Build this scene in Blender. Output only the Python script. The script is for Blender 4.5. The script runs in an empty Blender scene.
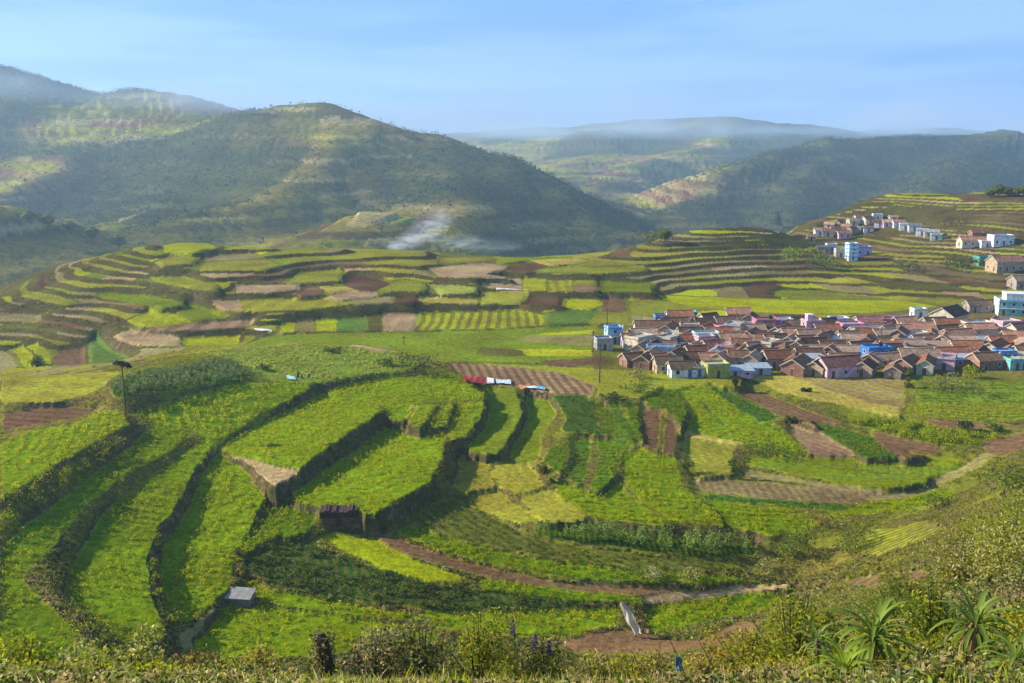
import bpy, math, random
import numpy as np
rng = np.random.default_rng(7)
random.seed(7)
S = bpy.context.scene
C = S.collection
R = math.radians
# ------------------------------------------------------------------ camera
PITCH = R(11.4); FPX = 950.0; CZ = 60.0
cam = bpy.data.cameras.new('camera'); camo = bpy.data.objects.new('camera', cam); C.objects.link(camo)
cam.sensor_width = 36.0; cam.lens = FPX/1024*36; cam.clip_start = 0.5; cam.clip_end = 60000
camo.location = (0, 0, CZ); camo.rotation_euler = (math.pi/2-PITCH, 0, 0)
S.camera = camo
S.render.resolution_x = 1024; S.render.resolution_y = 683
# ------------------------------------------------------------------ light
SUN_AZ = R(-78)      # compass angle from +Y (the view direction), negative = left
SUN_EL = R(25)
w = bpy.data.worlds.new('World'); S.world = w; w.use_nodes = True
nt = w.node_tree; nt.nodes.clear()
sky = nt.nodes.new('ShaderNodeTexSky'); sky.sky_type = 'NISHITA'; sky.sun_disc = False
sky.sun_elevation = SUN_EL; sky.sun_rotation = SUN_AZ; sky.altitude = 1500; sky.dust_density = 0.3; sky.air_density = 1.0; sky.ozone_density = 2.5
bg = nt.nodes.new('ShaderNodeBackground'); bg.inputs[1].default_value = 0.105
# thin veil of high cloud mixed into the sky
tcn = nt.nodes.new('ShaderNodeTexCoord'); mp = nt.nodes.new('ShaderNodeMapping'); mp.inputs['Scale'].default_value = (1.2, 1.2, 9)
ns = nt.nodes.new('ShaderNodeTexNoise'); ns.inputs['Scale'].default_value = 2.0; ns.inputs['Detail'].default_value = 5
rp = nt.nodes.new('ShaderNodeValToRGB'); rp.color_ramp.elements[0].position = .40; rp.color_ramp.elements[1].position = .75
rp.color_ramp.elements[0].color = (0.80, 0.80, 0.80, 1); rp.color_ramp.elements[1].color = (0.97, 0.97, 0.97, 1)
mixw = nt.nodes.new('ShaderNodeMixRGB')
tone = nt.nodes.new('ShaderNodeMixRGB'); tone.inputs[1].default_value = (1.0, 2.4, 5.6, 1); tone.inputs[2].default_value = (1.85, 3.3, 6.2, 1)
mp3 = nt.nodes.new('ShaderNodeMapping'); mp3.inputs['Scale'].default_value = (1.5, 1.5, 14); ns3 = nt.nodes.new('ShaderNodeTexNoise'); ns3.inputs['Scale'].default_value = 1.6; ns3.inputs['Detail'].default_value = 4
rp3 = nt.nodes.new('ShaderNodeMapRange'); rp3.interpolation_type = 'SMOOTHSTEP'; rp3.inputs[1].default_value = .40; rp3.inputs[2].default_value = .60
nt.links.new(mp3.outputs[0], ns3.inputs[0]); nt.links.new(ns3.outputs[0], rp3.inputs[0]); nt.links.new(rp3.outputs[0], tone.inputs[0]); nt.links.new(tone.outputs[0], mixw.inputs[2])
outw = nt.nodes.new('ShaderNodeOutputWorld')
L = nt.links.new
L(tcn.outputs['Generated'], mp.inputs[0]); L(tcn.outputs['Generated'], mp3.inputs[0]); L(mp.outputs[0], ns.inputs[0]); L(ns.outputs[0], rp.inputs[0])
L(rp.outputs[0], mixw.inputs[0]); L(sky.outputs[0], mixw.inputs[1]); 
sepz = nt.nodes.new('ShaderNodeSeparateXYZ'); zr_ = nt.nodes.new('ShaderNodeMapRange'); zr_.interpolation_type = 'SMOOTHSTEP'   # the sky deepens towards the zenith
zr_.inputs[1].default_value = .30; zr_.inputs[2].default_value = .85; zr_.inputs[3].default_value = 1; zr_.inputs[4].default_value = .38
hz_ = nt.nodes.new('ShaderNodeHueSaturation'); L(tcn.outputs['Generated'], sepz.inputs[0]); L(sepz.outputs['Z'], zr_.inputs[0]); L(zr_.outputs[0], hz_.inputs['Value']); L(mixw.outputs[0], hz_.inputs['Color'])
L(hz_.outputs[0], bg.inputs[0]); L(bg.outputs[0], outw.inputs[0])
sl = bpy.data.lights.new('sun', 'SUN'); sl.energy = 5.0; sl.angle = R(0.5); sl.color = (1.0, 0.90, 0.74)
so = bpy.data.objects.new('sun', sl); C.objects.link(so)
from mathutils import Vector, Matrix
sdir = Vector((math.sin(SUN_AZ)*math.cos(SUN_EL), math.cos(SUN_AZ)*math.cos(SUN_EL), math.sin(SUN_EL)))
so.rotation_euler = (-sdir).to_track_quat('-Z', 'Y').to_euler(); so.location = (-200, 100, 300)
S.view_settings.view_transform = 'Standard'; S.view_settings.look = 'None'
S.view_settings.exposure = 0.88; S.view_settings.gamma = 1
S.cycles.transparent_max_bounces = 12
S.cycles.max_bounces = 5; S.cycles.diffuse_bounces = 3; S.cycles.volume_bounces = 1
# ------------------------------------------------------------------ helpers
cP, sP = math.cos(PITCH), math.sin(PITCH)
def ray(px, py):
    x = (px-512)/FPX; y = (341.5-py)/FPX
    return x, cP+y*sP, -sP+y*cP
def at_z(px, py, z):                     # point on the sight line at height z
    dx, dy, dz = ray(px, py); t = (z-CZ)/dz
    return dx*t, dy*t, z
def at_d(px, py, d):                     # point on the sight line at forward distance d
    dx, dy, dz = ray(px, py); t = d/dy
    return dx*t, d, CZ+dz*t
def proj(x, y, z):
    v = y*cP-(z-CZ)*sP; u = y*sP+(z-CZ)*cP
    return 512+FPX*x/v, 341.5-FPX*u/v
def hsh(a, b=0, c=0):
    s = np.sin(np.asarray(a)*127.1+np.asarray(b)*311.7+np.asarray(c)*74.7)*43758.5453
    return s-np.floor(s)
def vnoise(x, y, seed=0):
    xi = np.floor(x); yi = np.floor(y); xf = x-xi; yf = y-yi
    u = xf*xf*(3-2*xf); v = yf*yf*(3-2*yf)
    a = hsh(xi, yi, seed); b = hsh(xi+1, yi, seed); c = hsh(xi, yi+1, seed); d = hsh(xi+1, yi+1, seed)
    return (a*(1-u)+b*u)*(1-v)+(c*(1-u)+d*u)*v
def fbm(x, y, s, octv=4, seed=0):
    r = 0; a = 1; n = 0
    for o in range(octv):
        r = r+a*vnoise(x/s+13.7*o, y/s-7.3*o, seed+o); n += a; a *= .5; s = s*.5
    return r/n
def sstep(a, b, x):
    t = np.clip((x-a)/(b-a), 0, 1); return t*t*(3-2*t)
def inpoly(x, y, P):
    r = np.zeros(x.shape, bool); n = len(P); j = n-1
    for i in range(n):
        xi, yi = P[i]; xj, yj = P[j]
        if yi != yj:
            r ^= ((yi > y) != (yj > y)) & (x < (xj-xi)*(y-yi)/(yj-yi)+xi)
        j = i
    return r
def tag(o, label=None, cat=None, group=None, kind=None):
    if label: o['label'] = label
    if cat: o['category'] = cat
    if group: o['group'] = group
    if kind: o['kind'] = kind
    return o
def empty(name, loc, rz=0, label=None, cat=None, group=None):
    o = bpy.data.objects.new(name, None); C.objects.link(o); o.location = loc; o.rotation_euler = (0, 0, rz)
    o.empty_display_size = .3
    return tag(o, label, cat, group)
def np_mesh(name, V, F, mat, parent=None, attrs=None, smooth=False):
    """V (n,3), F (m,3|4) ints -> one mesh object; attrs {name: (n,4) point colours or (n,) floats}"""
    V = np.asarray(V, np.float32); F = np.asarray(F, np.int32)
    me = bpy.data.meshes.new(name)
    me.vertices.add(len(V)); me.vertices.foreach_set('co', V.ravel())
    k = F.shape[1]
    me.loops.add(F.size); me.loops.foreach_set('vertex_index', F.ravel())
    me.polygons.add(len(F)); me.polygons.foreach_set('loop_start', np.arange(0, F.size, k, dtype=np.int32))
    me.polygons.foreach_set('loop_total', np.full(len(F), k, np.int32))
    if smooth: me.polygons.foreach_set('use_smooth', np.ones(len(F), bool))
    for an, av in (attrs or {}).items():
        av = np.asarray(av, np.float32)
        if av.ndim == 1:
            a = me.attributes.new(an, 'FLOAT', 'POINT'); a.data.foreach_set('value', av)
        else:
            a = me.attributes.new(an, 'FLOAT_COLOR', 'POINT')
            if av.shape[1] == 3: av = np.concatenate([av, np.ones((len(av), 1), np.float32)], 1)
            a.data.foreach_set('color', av.ravel())
    me.update(calc_edges=True)
    for m in (mat if isinstance(mat, (list, tuple)) else [mat]): me.materials.append(m)
    o = bpy.data.objects.new(name, me); C.objects.link(o)
    if parent: o.parent = parent
    return o
# ------------------------------------------------------------------ materials
def newmat(name):
    m = bpy.data.materials.new(name); m.use_nodes = True; m.node_tree.nodes.clear(); return m, m.node_tree
def N(t, kind, **kw):
    n = t.nodes.new(kind)
    for k, v in kw.items(): setattr(n, k, v)
    return n
def plain(name, col, rough=.8, var=.25, scale=3.0, bump=.0, metal=0):
    m, t = newmat(name)
    b = N(t, 'ShaderNodeBsdfPrincipled'); b.inputs['Roughness'].default_value = rough; b.inputs['Metallic'].default_value = metal
    b.inputs['Specular IOR Level'].default_value = .25
    o = N(t, 'ShaderNodeOutputMaterial'); tc = N(t, 'ShaderNodeTexCoord')
    n = N(t, 'ShaderNodeTexNoise'); n.inputs['Scale'].default_value = scale; n.inputs['Detail'].default_value = 6
    oi = N(t, 'ShaderNodeObjectInfo')
    r = N(t, 'ShaderNodeMapRange'); r.inputs[1].default_value = .3; r.inputs[2].default_value = .7
    r.inputs[3].default_value = 1-var; r.inputs[4].default_value = 1+var
    h = N(t, 'ShaderNodeHueSaturation'); h.inputs['Color'].default_value = (*col, 1)
    t.links.new(tc.outputs['Object'], n.inputs[0]); t.links.new(n.outputs[0], r.inputs[0])
    t.links.new(r.outputs[0], h.inputs['Value']); t.links.new(h.outputs[0], b.inputs['Base Color'])
    if bump:
        bp = N(t, 'ShaderNodeBump'); bp.inputs['Strength'].default_value = bump; bp.inputs['Distance'].default_value = .05
        t.links.new(n.outputs[0], bp.inputs['Height']); t.links.new(bp.outputs[0], b.inputs['Normal'])
    t.links.new(b.outputs[0], o.inputs[0]); return m
def ground_mat(name, fine=1.0, wallmix=1.0, farlook=False):
    """soil / crop cover: base colour comes from the land use, rows from a row coordinate, bare earth and scrub on steep faces"""
    m, t = newmat(name); K = t.links.new
    a1 = N(t, 'ShaderNodeAttribute', attribute_name='col'); a2 = N(t, 'ShaderNodeAttribute', attribute_name='col2')
    ru = N(t, 'ShaderNodeAttribute', attribute_name='rowu'); ra = N(t, 'ShaderNodeAttribute', attribute_name='rowa')
    g = N(t, 'ShaderNodeNewGeometry')
    mul = N(t, 'ShaderNodeMath', operation='MULTIPLY'); mul.inputs[1].default_value = 2*math.pi
    sn = N(t, 'ShaderNodeMath', operation='SINE')
    sr = N(t, 'ShaderNodeMapRange', interpolation_type='SMOOTHSTEP'); sr.inputs[1].default_value = -.4; sr.inputs[2].default_value = .5
    am = N(t, 'ShaderNodeMath', operation='MULTIPLY')
    K(ru.outputs['Fac'], mul.inputs[0]); K(mul.outputs[0], sn.inputs[0]); K(sn.outputs[0], sr.inputs[0])
    K(sr.outputs[0], am.inputs[0]); K(ra.outputs['Fac'], am.inputs[1])
    mx = N(t, 'ShaderNodeMixRGB'); K(am.outputs[0], mx.inputs[0]); K(a1.outputs['Color'], mx.inputs[1]); K(a2.outputs['Color'], mx.inputs[2])
    # fine variation
    n1 = N(t, 'ShaderNodeTexNoise'); n1.inputs['Scale'].default_value = .9*fine; n1.inputs['Detail'].default_value = 5; n1.inputs['Roughness'].default_value = .7
    n2 = N(t, 'ShaderNodeTexNoise'); n2.inputs['Scale'].default_value = .06*fine; n2.inputs['Detail'].default_value = 4
    K(g.outputs['Position'], n1.inputs[0]); K(g.outputs['Position'], n2.inputs[0])
    v1 = N(t, 'ShaderNodeMapRange'); v1.inputs[1].default_value = .32; v1.inputs[2].default_value = .68; v1.inputs[3].default_value = .55; v1.inputs[4].default_value = 1.45
    K(n1.outputs[0], v1.inputs[0])
    v2 = N(t, 'ShaderNodeMapRange'); v2.inputs[1].default_value = .3; v2.inputs[2].default_value = .7; v2.inputs[3].default_value = .8; v2.inputs[4].default_value = 1.2
    K(n2.outputs[0], v2.inputs[0])
    vm = N(t, 'ShaderNodeMath', operation='MULTIPLY'); K(v1.outputs[0], vm.inputs[0]); K(v2.outputs[0], vm.inputs[1])
    hs = N(t, 'ShaderNodeHueSaturation'); K(mx.outputs[0], hs.inputs['Color']); K(vm.outputs[0], hs.inputs['Value'])
    hv = N(t, 'ShaderNodeMapRange'); hv.inputs[1].default_value = .3; hv.inputs[2].default_value = .7; hv.inputs[3].default_value = .485; hv.inputs[4].default_value = .515
    K(n2.outputs[0], hv.inputs[0]); K(hv.outputs[0], hs.inputs['Hue'])
    # steep faces: earth and stone with grass hanging over
    n3 = N(t, 'ShaderNodeTexNoise'); n3.inputs['Scale'].default_value = .55*fine; n3.inputs['Detail'].default_value = 7; n3.inputs['Roughness'].default_value = .75
    K(g.outputs['Position'], n3.inputs[0])
    cr = N(t, 'ShaderNodeValToRGB'); e = cr.color_ramp.elements
    e[0].position = .36; e[0].color = (.03, .042, .012, 1); e[1].position = .66; e[1].color = (.27, .18, .09, 1)
    x = cr.color_ramp.elements.new(.47); x.color = (.085, .095, .025, 1)
    x = cr.color_ramp.elements.new(.53); x.color = (.105, .068, .036, 1)
    K(n3.outputs[0], cr.inputs[0])
    sx = N(t, 'ShaderNodeSeparateXYZ'); K(g.outputs['Normal'], sx.inputs[0])
    st = N(t, 'ShaderNodeMapRange', interpolation_type='SMOOTHSTEP'); st.inputs[1].default_value = .86; st.inputs[2].default_value = .70
    st.inputs[3].default_value = 0; st.inputs[4].default_value = wallmix
    K(sx.outputs['Z'], st.inputs[0])
    mw = N(t, 'ShaderNodeMixRGB'); K(st.outputs[0], mw.inputs[0]); K(hs.outputs[0], mw.inputs[1]); K(cr.outputs[0], mw.inputs[2])
    b = N(t, 'ShaderNodeBsdfPrincipled'); b.inputs['Roughness'].default_value = .95; b.inputs['Specular IOR Level'].default_value = .0
    K(mw.outputs[0], b.inputs['Base Color'])
    bp = N(t, 'ShaderNodeBump'); bp.inputs['Strength'].default_value = .75; bp.inputs['Distance'].default_value = .35/fine
    K(n1.outputs[0], bp.inputs['Height']); K(bp.outputs[0], b.inputs['Normal'])
    o = N(t, 'ShaderNodeOutputMaterial'); K(b.outputs[0], o.inputs[0]); return m
def leaf_mat(name, transl=.5):
    m, t = newmat(name); K = t.links.new
    a = N(t, 'ShaderNodeAttribute', attribute_name='col')
    d = N(t, 'ShaderNodeBsdfDiffuse'); tr = N(t, 'ShaderNodeBsdfTranslucent'); gl = N(t, 'ShaderNodeBsdfGlossy')
    gl.inputs['Roughness'].default_value = .45; gl.inputs['Color'].default_value = (1, .95, .6, 1)
    K(a.outputs['Color'], d.inputs[0])
    hs = N(t, 'ShaderNodeHueSaturation'); hs.inputs['Hue'].default_value = .497; hs.inputs['Saturation'].default_value = 1.05; hs.inputs['Value'].default_value = 1.3
    K(a.outputs['Color'], hs.inputs['Color']); K(hs.outputs[0], tr.inputs[0])
    m1 = N(t, 'ShaderNodeMixShader'); m1.inputs[0].default_value = transl; K(d.outputs[0], m1.inputs[1]); K(tr.outputs[0], m1.inputs[2])
    m2 = N(t, 'ShaderNodeMixShader'); m2.inputs[0].default_value = .006; K(m1.outputs[0], m2.inputs[1]); K(gl.outputs[0], m2.inputs[2])
    o = N(t, 'ShaderNodeOutputMaterial'); K(m2.outputs[0], o.inputs[0]); return m
M_ground = ground_mat('ground_cover'); M_far = ground_mat('hill_cover', fine=.12, wallmix=0)
M_leaf = leaf_mat('leaf'); M_bark = plain('bark', (.09, .06, .04), .9, .3, 4, .5)
M_core = plain('twig_mass', (.035, .045, .015), .95, .3, 3, .5)
# ------------------------------------------------------------------ land use
COL = dict(bright=(.36, .38, .003), lush=(.29, .33, .003), green=(.18, .22, .006), teal=(.13, .21, .03), dark=(.095, .14, .018),
           olive=(.28, .25, .025), yellow=(.42, .34, .06), lime=(.37, .38, .008), tan=(.42, .29, .14), brown=(.13, .072, .034),
           soil=(.20, .118, .052), pink=(.29, .185, .09), khaki=(.27, .22, .08), grass=(.26, .26, .02), scrub=(.13, .125, .025), pale=(.36, .38, .06),
           tall=(.13, .18, .055), tall2=(.19, .27, .05))
# (kind, colour, z, polygon 'px,py[,z] ...', rows (angle, period, strength, colour) or None, crop (height, leaf colour) or None, label)
FT = []
def F(name, col, z, poly, rows=None, crop=None, label=None, grp=None):
    P = [tuple(float(v) for v in p.split(',')) for p in poly.split()]
    FT.append(dict(name=name, col=col, z=z, P=P, rows=rows, crop=crop, label=label, grp=grp))
G1 = 'terraces stepping down the near knoll'; G2 = 'terraces in the bowl below the village'; G3 = 'plots on the far terraced slope'
G4 = 'plots on the flat between knoll and village'; G5 = 'plots in front of the village'
# ---- back plain and far terraced slope (drawn first, smaller patches over larger)
F('crop_field','green',.6,'238,348 262,338 300,334 400,333 480,331 540,328 592,327 592,372 540,363 470,361 438,362 410,355 350,343 290,342',(85,2.2,.35,'teal'),None,'wide level green vegetable field just behind the knoll crest',G4)
F('crop_field','lime',.9,'545,333 592,330 592,334 530,336',None,None,'thin lime green strip left of the grey gabled house',G4)
F('ploughed_field','khaki',.8,'528,335 592,335 592,346 515,341',(88,1.8,.5,'green'),None,'dull brown-green strip running up to the grey house on the village edge',G4)
F('crop_field','lime',.8,'515,349 592,350 592,356 520,356',None,None,'lime strip between two dull strips left of the village',G4)
F('ploughed_field','brown',.9,'541,361 598,357 612,362 575,367 545,366',(95,1.5,.4,'soil'),None,'small dark brown plot in front of the grey house',G4)
F('crop_field','scrub',.8,'480,347 520,350 528,356 500,357 476,354',None,None,'patch of rough brownish plants in the middle of the green field',G4)
F('crop_field','grass',1.2,'470,362 560,367 640,371 740,374 745,386 700,388 660,392 640,398 600,398 596,385 560,372',(72,2.5,.35,'green'),None,'grassy ground with wheel tracks between brown furrows and village',G5)
F('ploughed_field','pink',1.6,'446,364 462,363 500,366 560,373 595,386 593,396 570,395 545,392 515,387 475,383 458,376',(8,2.4,.75,'brown'),None,'long brown field with dark furrows beside the coloured cloths',G4)
F('crop_field','bright',2,'282,324 296,324 294,332 279,333',None,None,'small bright green bed beside the white sheet',G3)
F('ploughed_field','pink',2,'297,322 313,321 314,331 295,332',(0,1.6,.8,'green'),None,'narrow bed of pinkish soil and green lines among bright beds',G3)
F('crop_field','bright',2,'316,321 337,320 336,331 315,331',None,None,'bright green bed left of the teal one',G3)
F('crop_field','teal',2,'338,320 366,318 368,330 337,331',None,None,'cool green bed in the row behind the knoll',G3)
F('crop_field','scrub',2,'367,317 381,316 383,329 369,330',None,None,'greyish overgrown bed beside the bare tan bed',G3)
F('ploughed_field','tan',2,'382,315 418,314 415,330 384,330',(0,5,.4,'pink'),None,'bare tan bed left of the striped beds',G3)
F('crop_field','lime',2,'419,314 470,313 515,311 545,316 543,325 500,328 415,330',(0,3.3,.8,'scrub'),None,'long field striped lime and dark like a comb',G3)
F('crop_field','teal',2,'547,315 575,309 600,311 587,322 545,325',(30,2,.4,'dark'),None,'darker green wedge right of the comb-striped field',G3)
F('crop_field','grass',2,'602,311 625,312 628,322 589,322',None,None,'yellow-green corner plot behind the grey house',G3)
F('crop_field','olive',5.5,'215,303 270,300 330,299 350,304 310,309 250,311 220,309',(0,8,.3,'lime'),None,'long yellow-green terrace with pink left end above the tall dark wall',G3)
F('ploughed_field','tan',5.6,'212,302 240,301 242,310 222,309',None,None,'tan left end of the long terrace above the tall wall',G3)
F('crop_field','khaki',5.7,'346,300 390,297 393,302 355,304',None,None,'dull narrow strip above the tall dark wall',G3)
F('ploughed_field','brown',5.7,'394,297 418,297 418,302 396,303',None,None,'small brown plot above the tall dark wall',G3)
F('crop_field','yellow',5.6,'419,298 478,300 478,303 419,302',None,None,'thin pale yellow strip above the tall dark wall',G3)
F('crop_field','lime',5.2,'481,293 510,292 530,294 520,303 481,303',(25,3,.6,'khaki'),None,'hatched yellow-green plot on a raised corner terrace',G3)
F('ploughed_field','brown',4.2,'528,297 562,298 564,305 524,306',None,None,'brown plot between hatched plot and bright green plot',G3)
F('crop_field','bright',4.2,'564,300 600,300 603,305 590,309 562,307',(15,4,.4,'lime'),None,'vivid green tongue of field between two brown plots',G3)
F('ploughed_field','soil',4.2,'603,298 622,300 628,311 602,311',None,None,'brown plot behind the white corner house',G3)
F('crop_field','grass',3.6,'624,299 655,301 700,302 760,306 700,310 655,316 632,313',None,None,'yellow-green plot behind the left end of the village',G3)
F('crop_field','bright',1.5,'650,296 720,297 800,300 900,300 940,306 880,312 800,314 740,311 690,306',None,None,'broad bright green field behind the village roofs',G3)
F('ploughed_field','soil',8,'296,288 318,287 330,290 320,295 297,297',None,None,'brown patch at the left of the curved strips',G3)
F('crop_field','yellow',8.2,'318,287 350,287 355,290 330,293',None,None,'pale yellow sliver among curved strips',G3)
F('ploughed_field','tan',7.4,'325,297 350,291 376,292 378,296 340,299',None,None,'tan curved strip above dull narrow strip',G3)
F('crop_field','grass',8.2,'378,290 400,280 425,283 425,291',None,None,'green wedge right of the dark brown field',G3)
F('crop_field','pale',8,'427,285 475,287 479,292 440,294',None,None,'pale green strip below the tan ledge',G3)
F('ploughed_field','brown',8.5,'343,285 350,277 375,278 391,284 376,291 360,290',None,None,'dark brown bare field at the centre of the far slope',G3)
F('crop_field','grass',9.6,'286,283 300,273 340,270 343,280 300,283',None,None,'yellow-green field left of the dark brown one',G3)
F('ploughed_field','tan',8,'235,286 300,285 300,289 270,292 237,292',None,None,'tan rounded terrace on the far slope',G3)
F('crop_field','olive',12,'200,262 265,260 278,264 265,270 200,270',None,None,'olive terrace with rounded right end near the crest',G3)
F('crop_field','khaki',13.5,'205,256 250,254 262,258 205,261',None,None,'dull pale strip near the crest of far slope',G3)
F('ploughed_field','tan',6.5,'482,279 522,280 522,290 482,287',None,None,'bare tan plot at the left of the row of far plots',G3)
F('crop_field','lime',6.5,'524,279 546,280 546,290 524,290',(0,4,.5,'olive'),None,'yellow striped square in the row of far plots',G3)
F('crop_field','olive',6.5,'548,281 572,281 572,291 548,291',(0,4,.5,'lime'),None,'olive square in the row of far plots',G3)
F('ploughed_field','pink',6.5,'574,286 598,287 598,291 574,291',None,None,'pinkish square in the row of far plots',G3)
F('crop_field','grass',6.6,'574,281 597,281 597,285 574,285',None,None,'small green rectangle behind the pinkish square',G3)
F('crop_field','green',6.5,'600,282 655,284 655,291 600,291',None,None,'long green plot at the right of the row of far plots',G3)
F('crop_field','grass',8.2,'537,271 555,267 600,268 645,266 648,270 600,273',None,None,'green strip above a dark hedge near the crest',G3)
F('ploughed_field','tan',8.4,'428,269 480,263 510,266 492,274 518,277 460,277 440,276',None,None,'straw coloured plot left of centre near the crest',G3)
F('ploughed_field','brown',8.6,'508,266 535,263 550,266 530,272 505,270',None,None,'brown wedge near the crest in the middle',G3)
F('crop_field','yellow',9.4,'530,260 575,258 590,262 550,265',None,None,'straw yellow plot on the crest in the middle',G3)
F('crop_field','olive',10.5,'440,258 500,258 480,262 440,263',None,None,'dull yellow plot on the crest left of centre',G3)
# left hillside
F('ploughed_field','tan',-1,'112,334 130,331 180,338 182,346 140,345 120,340',None,None,'tan spoon-shaped terrace on the left hillside',G3)
F('crop_field','bright',-1,'183,339 240,337 238,345 183,346',None,None,'bright green right end of the lowest long terrace on the left hillside',G3)
F('ploughed_field','pink',2,'142,329 200,323 255,321 252,326 200,329 165,330',(0,7,.5,'tan'),None,'pink and tan strip above the lowest long terrace',G3)
F('crop_field','lime',3.4,'128,320 150,312 175,315 193,322 165,326 140,326',(10,4,.4,'green'),None,'lime terrace with short furrows on the left hillside',G3)
F('crop_field','green',4.2,'175,315 190,306 205,309 230,317 197,321',None,None,'mid green terrace right of the lime one',G3)
F('crop_field','green',5.5,'100,293 150,297 190,304 160,308 140,303 102,298',None,None,'narrow green terrace halfway up the left hillside',G3)
F('crop_field','grass',10,'150,278 185,278 215,285 220,290 195,288 155,281',None,None,'green terrace under the steps on the left hillside',G3)
F('crop_field','bright',18,'163,245 175,242 213,243 215,248 190,253 165,252',None,None,'bright green cap on the top left of the far slope',G3)
F('crop_field','olive',14.5,'155,262 170,257 200,258 195,263 160,265',None,None,'olive terrace just under the bright cap',G3)
F('crop_field','grass',12.5,'190,267 210,263 256,262 256,267 220,269',None,None,'long light green terrace under the crest at left',G3)
F('crop_field','teal',-4,'88,345 98,338 105,345 115,352 130,358 125,364 90,366',None,None,'cool green field in the hollow at left',G3)
F('crop_field','bright',-6,'10,350 22,347 35,357 36,368 25,369 20,358',None,None,'curved bright green bed in the hollow at far left',G3)
F('crop_field','lush',-5.2,'25,345 38,344 53,356 50,362 39,355',None,None,'second curved green bed in the hollow right of the first',G3)
F('ploughed_field','soil',-5,'50,365 60,351 85,349 87,367',None,None,'bare brown mound side in the hollow at left',G3)
F('crop_field','khaki',-1,'0,314 40,317 42,321 0,320',None,None,'dull strip at the left edge of the far slope',G3)
F('crop_field','grass',4,'25,291 55,296 80,303 65,304 20,295',None,None,'thin green strip high on the left edge of the far slope',G3)
# ---- knoll
F('crop_field','olive',6,'0,376 60,374 115,371 126,374 110,383 104,391 60,401 0,403',(80,9,.25,'lime'),(.15,'olive'),'olive green field at the left edge behind the brown plot',G1)
F('ploughed_field','soil',4.6,'0,414 30,409 60,406 104,409 90,418 70,423 45,424 20,430 0,436',(78,3.2,.7,'brown'),None,'reddish brown ploughed plot at the left edge',G1)
F('crop_field','grass',11,'130,372 170,362 200,354 225,357 235,362 215,361 170,369 130,376',None,(.3,'grass'),'light green strip on the crest behind the tall crop',G1)
F('crop_field','pale',12,'200,354 240,349 290,344 350,345 410,357 422,363 414,370 370,375 330,381 310,384 285,381 255,378 238,365 225,358',None,(.3,'pale'),'pale speckled vegetable field on the knoll crest where people work',G1)
F('tall_crop','dark',11,'108,387 125,377 170,371 215,362 235,363 252,376 240,381 200,386 160,391 125,398 112,397',(15,1.2,.3,'green'),(2.0,'tall'),'tall bluish green crop on the crest right of the dark-headed pole',G1)
F('crop_field','lush',8,'133,413,8.5 160,404,9 200,393,9.3 240,385,9.5 285,381,9.3 313,388,9 300,396,8.4 285,403,8 262,412,7.3 245,425,6.4 230,437,5.6 218,447,4.8 205,447,4.8 200,433,5.8 150,425,7.2 140,418,8',(35,1.3,.3,'green'),(.55,'bright'),'bright green terrace with leafy hedge lines right of the dark-headed pole',G1)
F('crop_field','bright',7.4,'0,442 22,432 45,427 72,425 88,417 106,410 124,412 130,424 105,437 70,457 35,479 0,500',(20,1.3,.3,'green'),(.5,'bright'),'uppermost bright green terrace at the left edge of the photo',G1)
F('crop_field','lush',5,'150,428 195,433 162,455 130,472 105,490 85,505,4.6 65,530,4.2 50,550,4 33,562,3.6 25,572,3.3 30,590,2.8 55,612,2.2 80,635,1.6 110,650,1 135,658,.8 100,675,.5 0,675,.5 0,548,4 25,527,4.5 60,500 95,475 130,448',(5,1.3,.3,'green'),(.5,'lush'),'second terrace from the left, broad and sweeping to the bottom left corner',G1)
F('crop_field','lush',2.2,'205,440,3 213,450,3 197,470 185,490 175,510 160,528 152,545 150,570,1.2 155,595,.4 158,612,0 168,625,-.5 165,642,-1 130,648,-.5 95,627,0 70,608,.6 62,590 74,560 92,527 117,502 147,480 177,460',(80,1.5,.35,'green'),(.5,'lush'),'third terrace from the left, with rows running across it',G1)
F('crop_field','bright',0,'222,455,3 250,475,2.2 266,490,1.4 262,510,.7 250,530,0 240,550,-.6 232,570,-1.2 229,590,-2 215,605,-2.6 195,620,-3 180,626,-3 166,612,-2.2 160,590,-1.5 158,565,-.6 163,540,.4 182,515,1.2 197,485,2 211,462,2.8',(0,1.3,.25,'green'),(.5,'bright'),'fourth terrace from the left, above the pale concrete block',G1)
F('crop_field','bright',6,'325,394 345,398 370,402 385,409 370,420 350,432 330,447 310,462 298,470 280,467 258,460,4.9 235,455,4.6 222,448,4.6 240,435,5.2 262,425 285,410 305,400',(40,1.2,.3,'green'),(.5,'bright'),'bright middle terrace of the knoll with a bare patch at its lower end',G1)
F('bare_patch','tan',4.6,'226,454 250,461 275,468 298,472 290,480 276,487 262,480 250,465',None,None,'bare straw coloured soil at the lower end of the middle terrace',G1)
F('crop_field','bright',5.6,'325,391,6.5 345,383,6.5 380,378,6.3 420,376,6.3 435,372,6.3 460,373,5.5 470,383,5 485,393,4.6 486,400,4.5 458,400,5.4 437,403,5.7 415,403,5.6 405,421,4.8 398,420,5 385,416 385,410 360,401 335,396',(60,1.3,.25,'green'),(.4,'lime'),'large vivid terrace on top of the knoll below the red cloth',G1)
F('crop_field','lime',4.2,'416,404,5 436,405,4.9 429,418,3.6 421,428,3.4 407,423,3.6',None,(.4,'lime'),'first small curved step cut into the vivid top terrace',G1)
F('crop_field','lime',3.6,'440,406,4.4 456,402,4.3 450,415,2.9 446,427,2.6 426,429,2.9',None,(.4,'lime'),'second small curved step cut into the vivid top terrace',G1)
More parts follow.
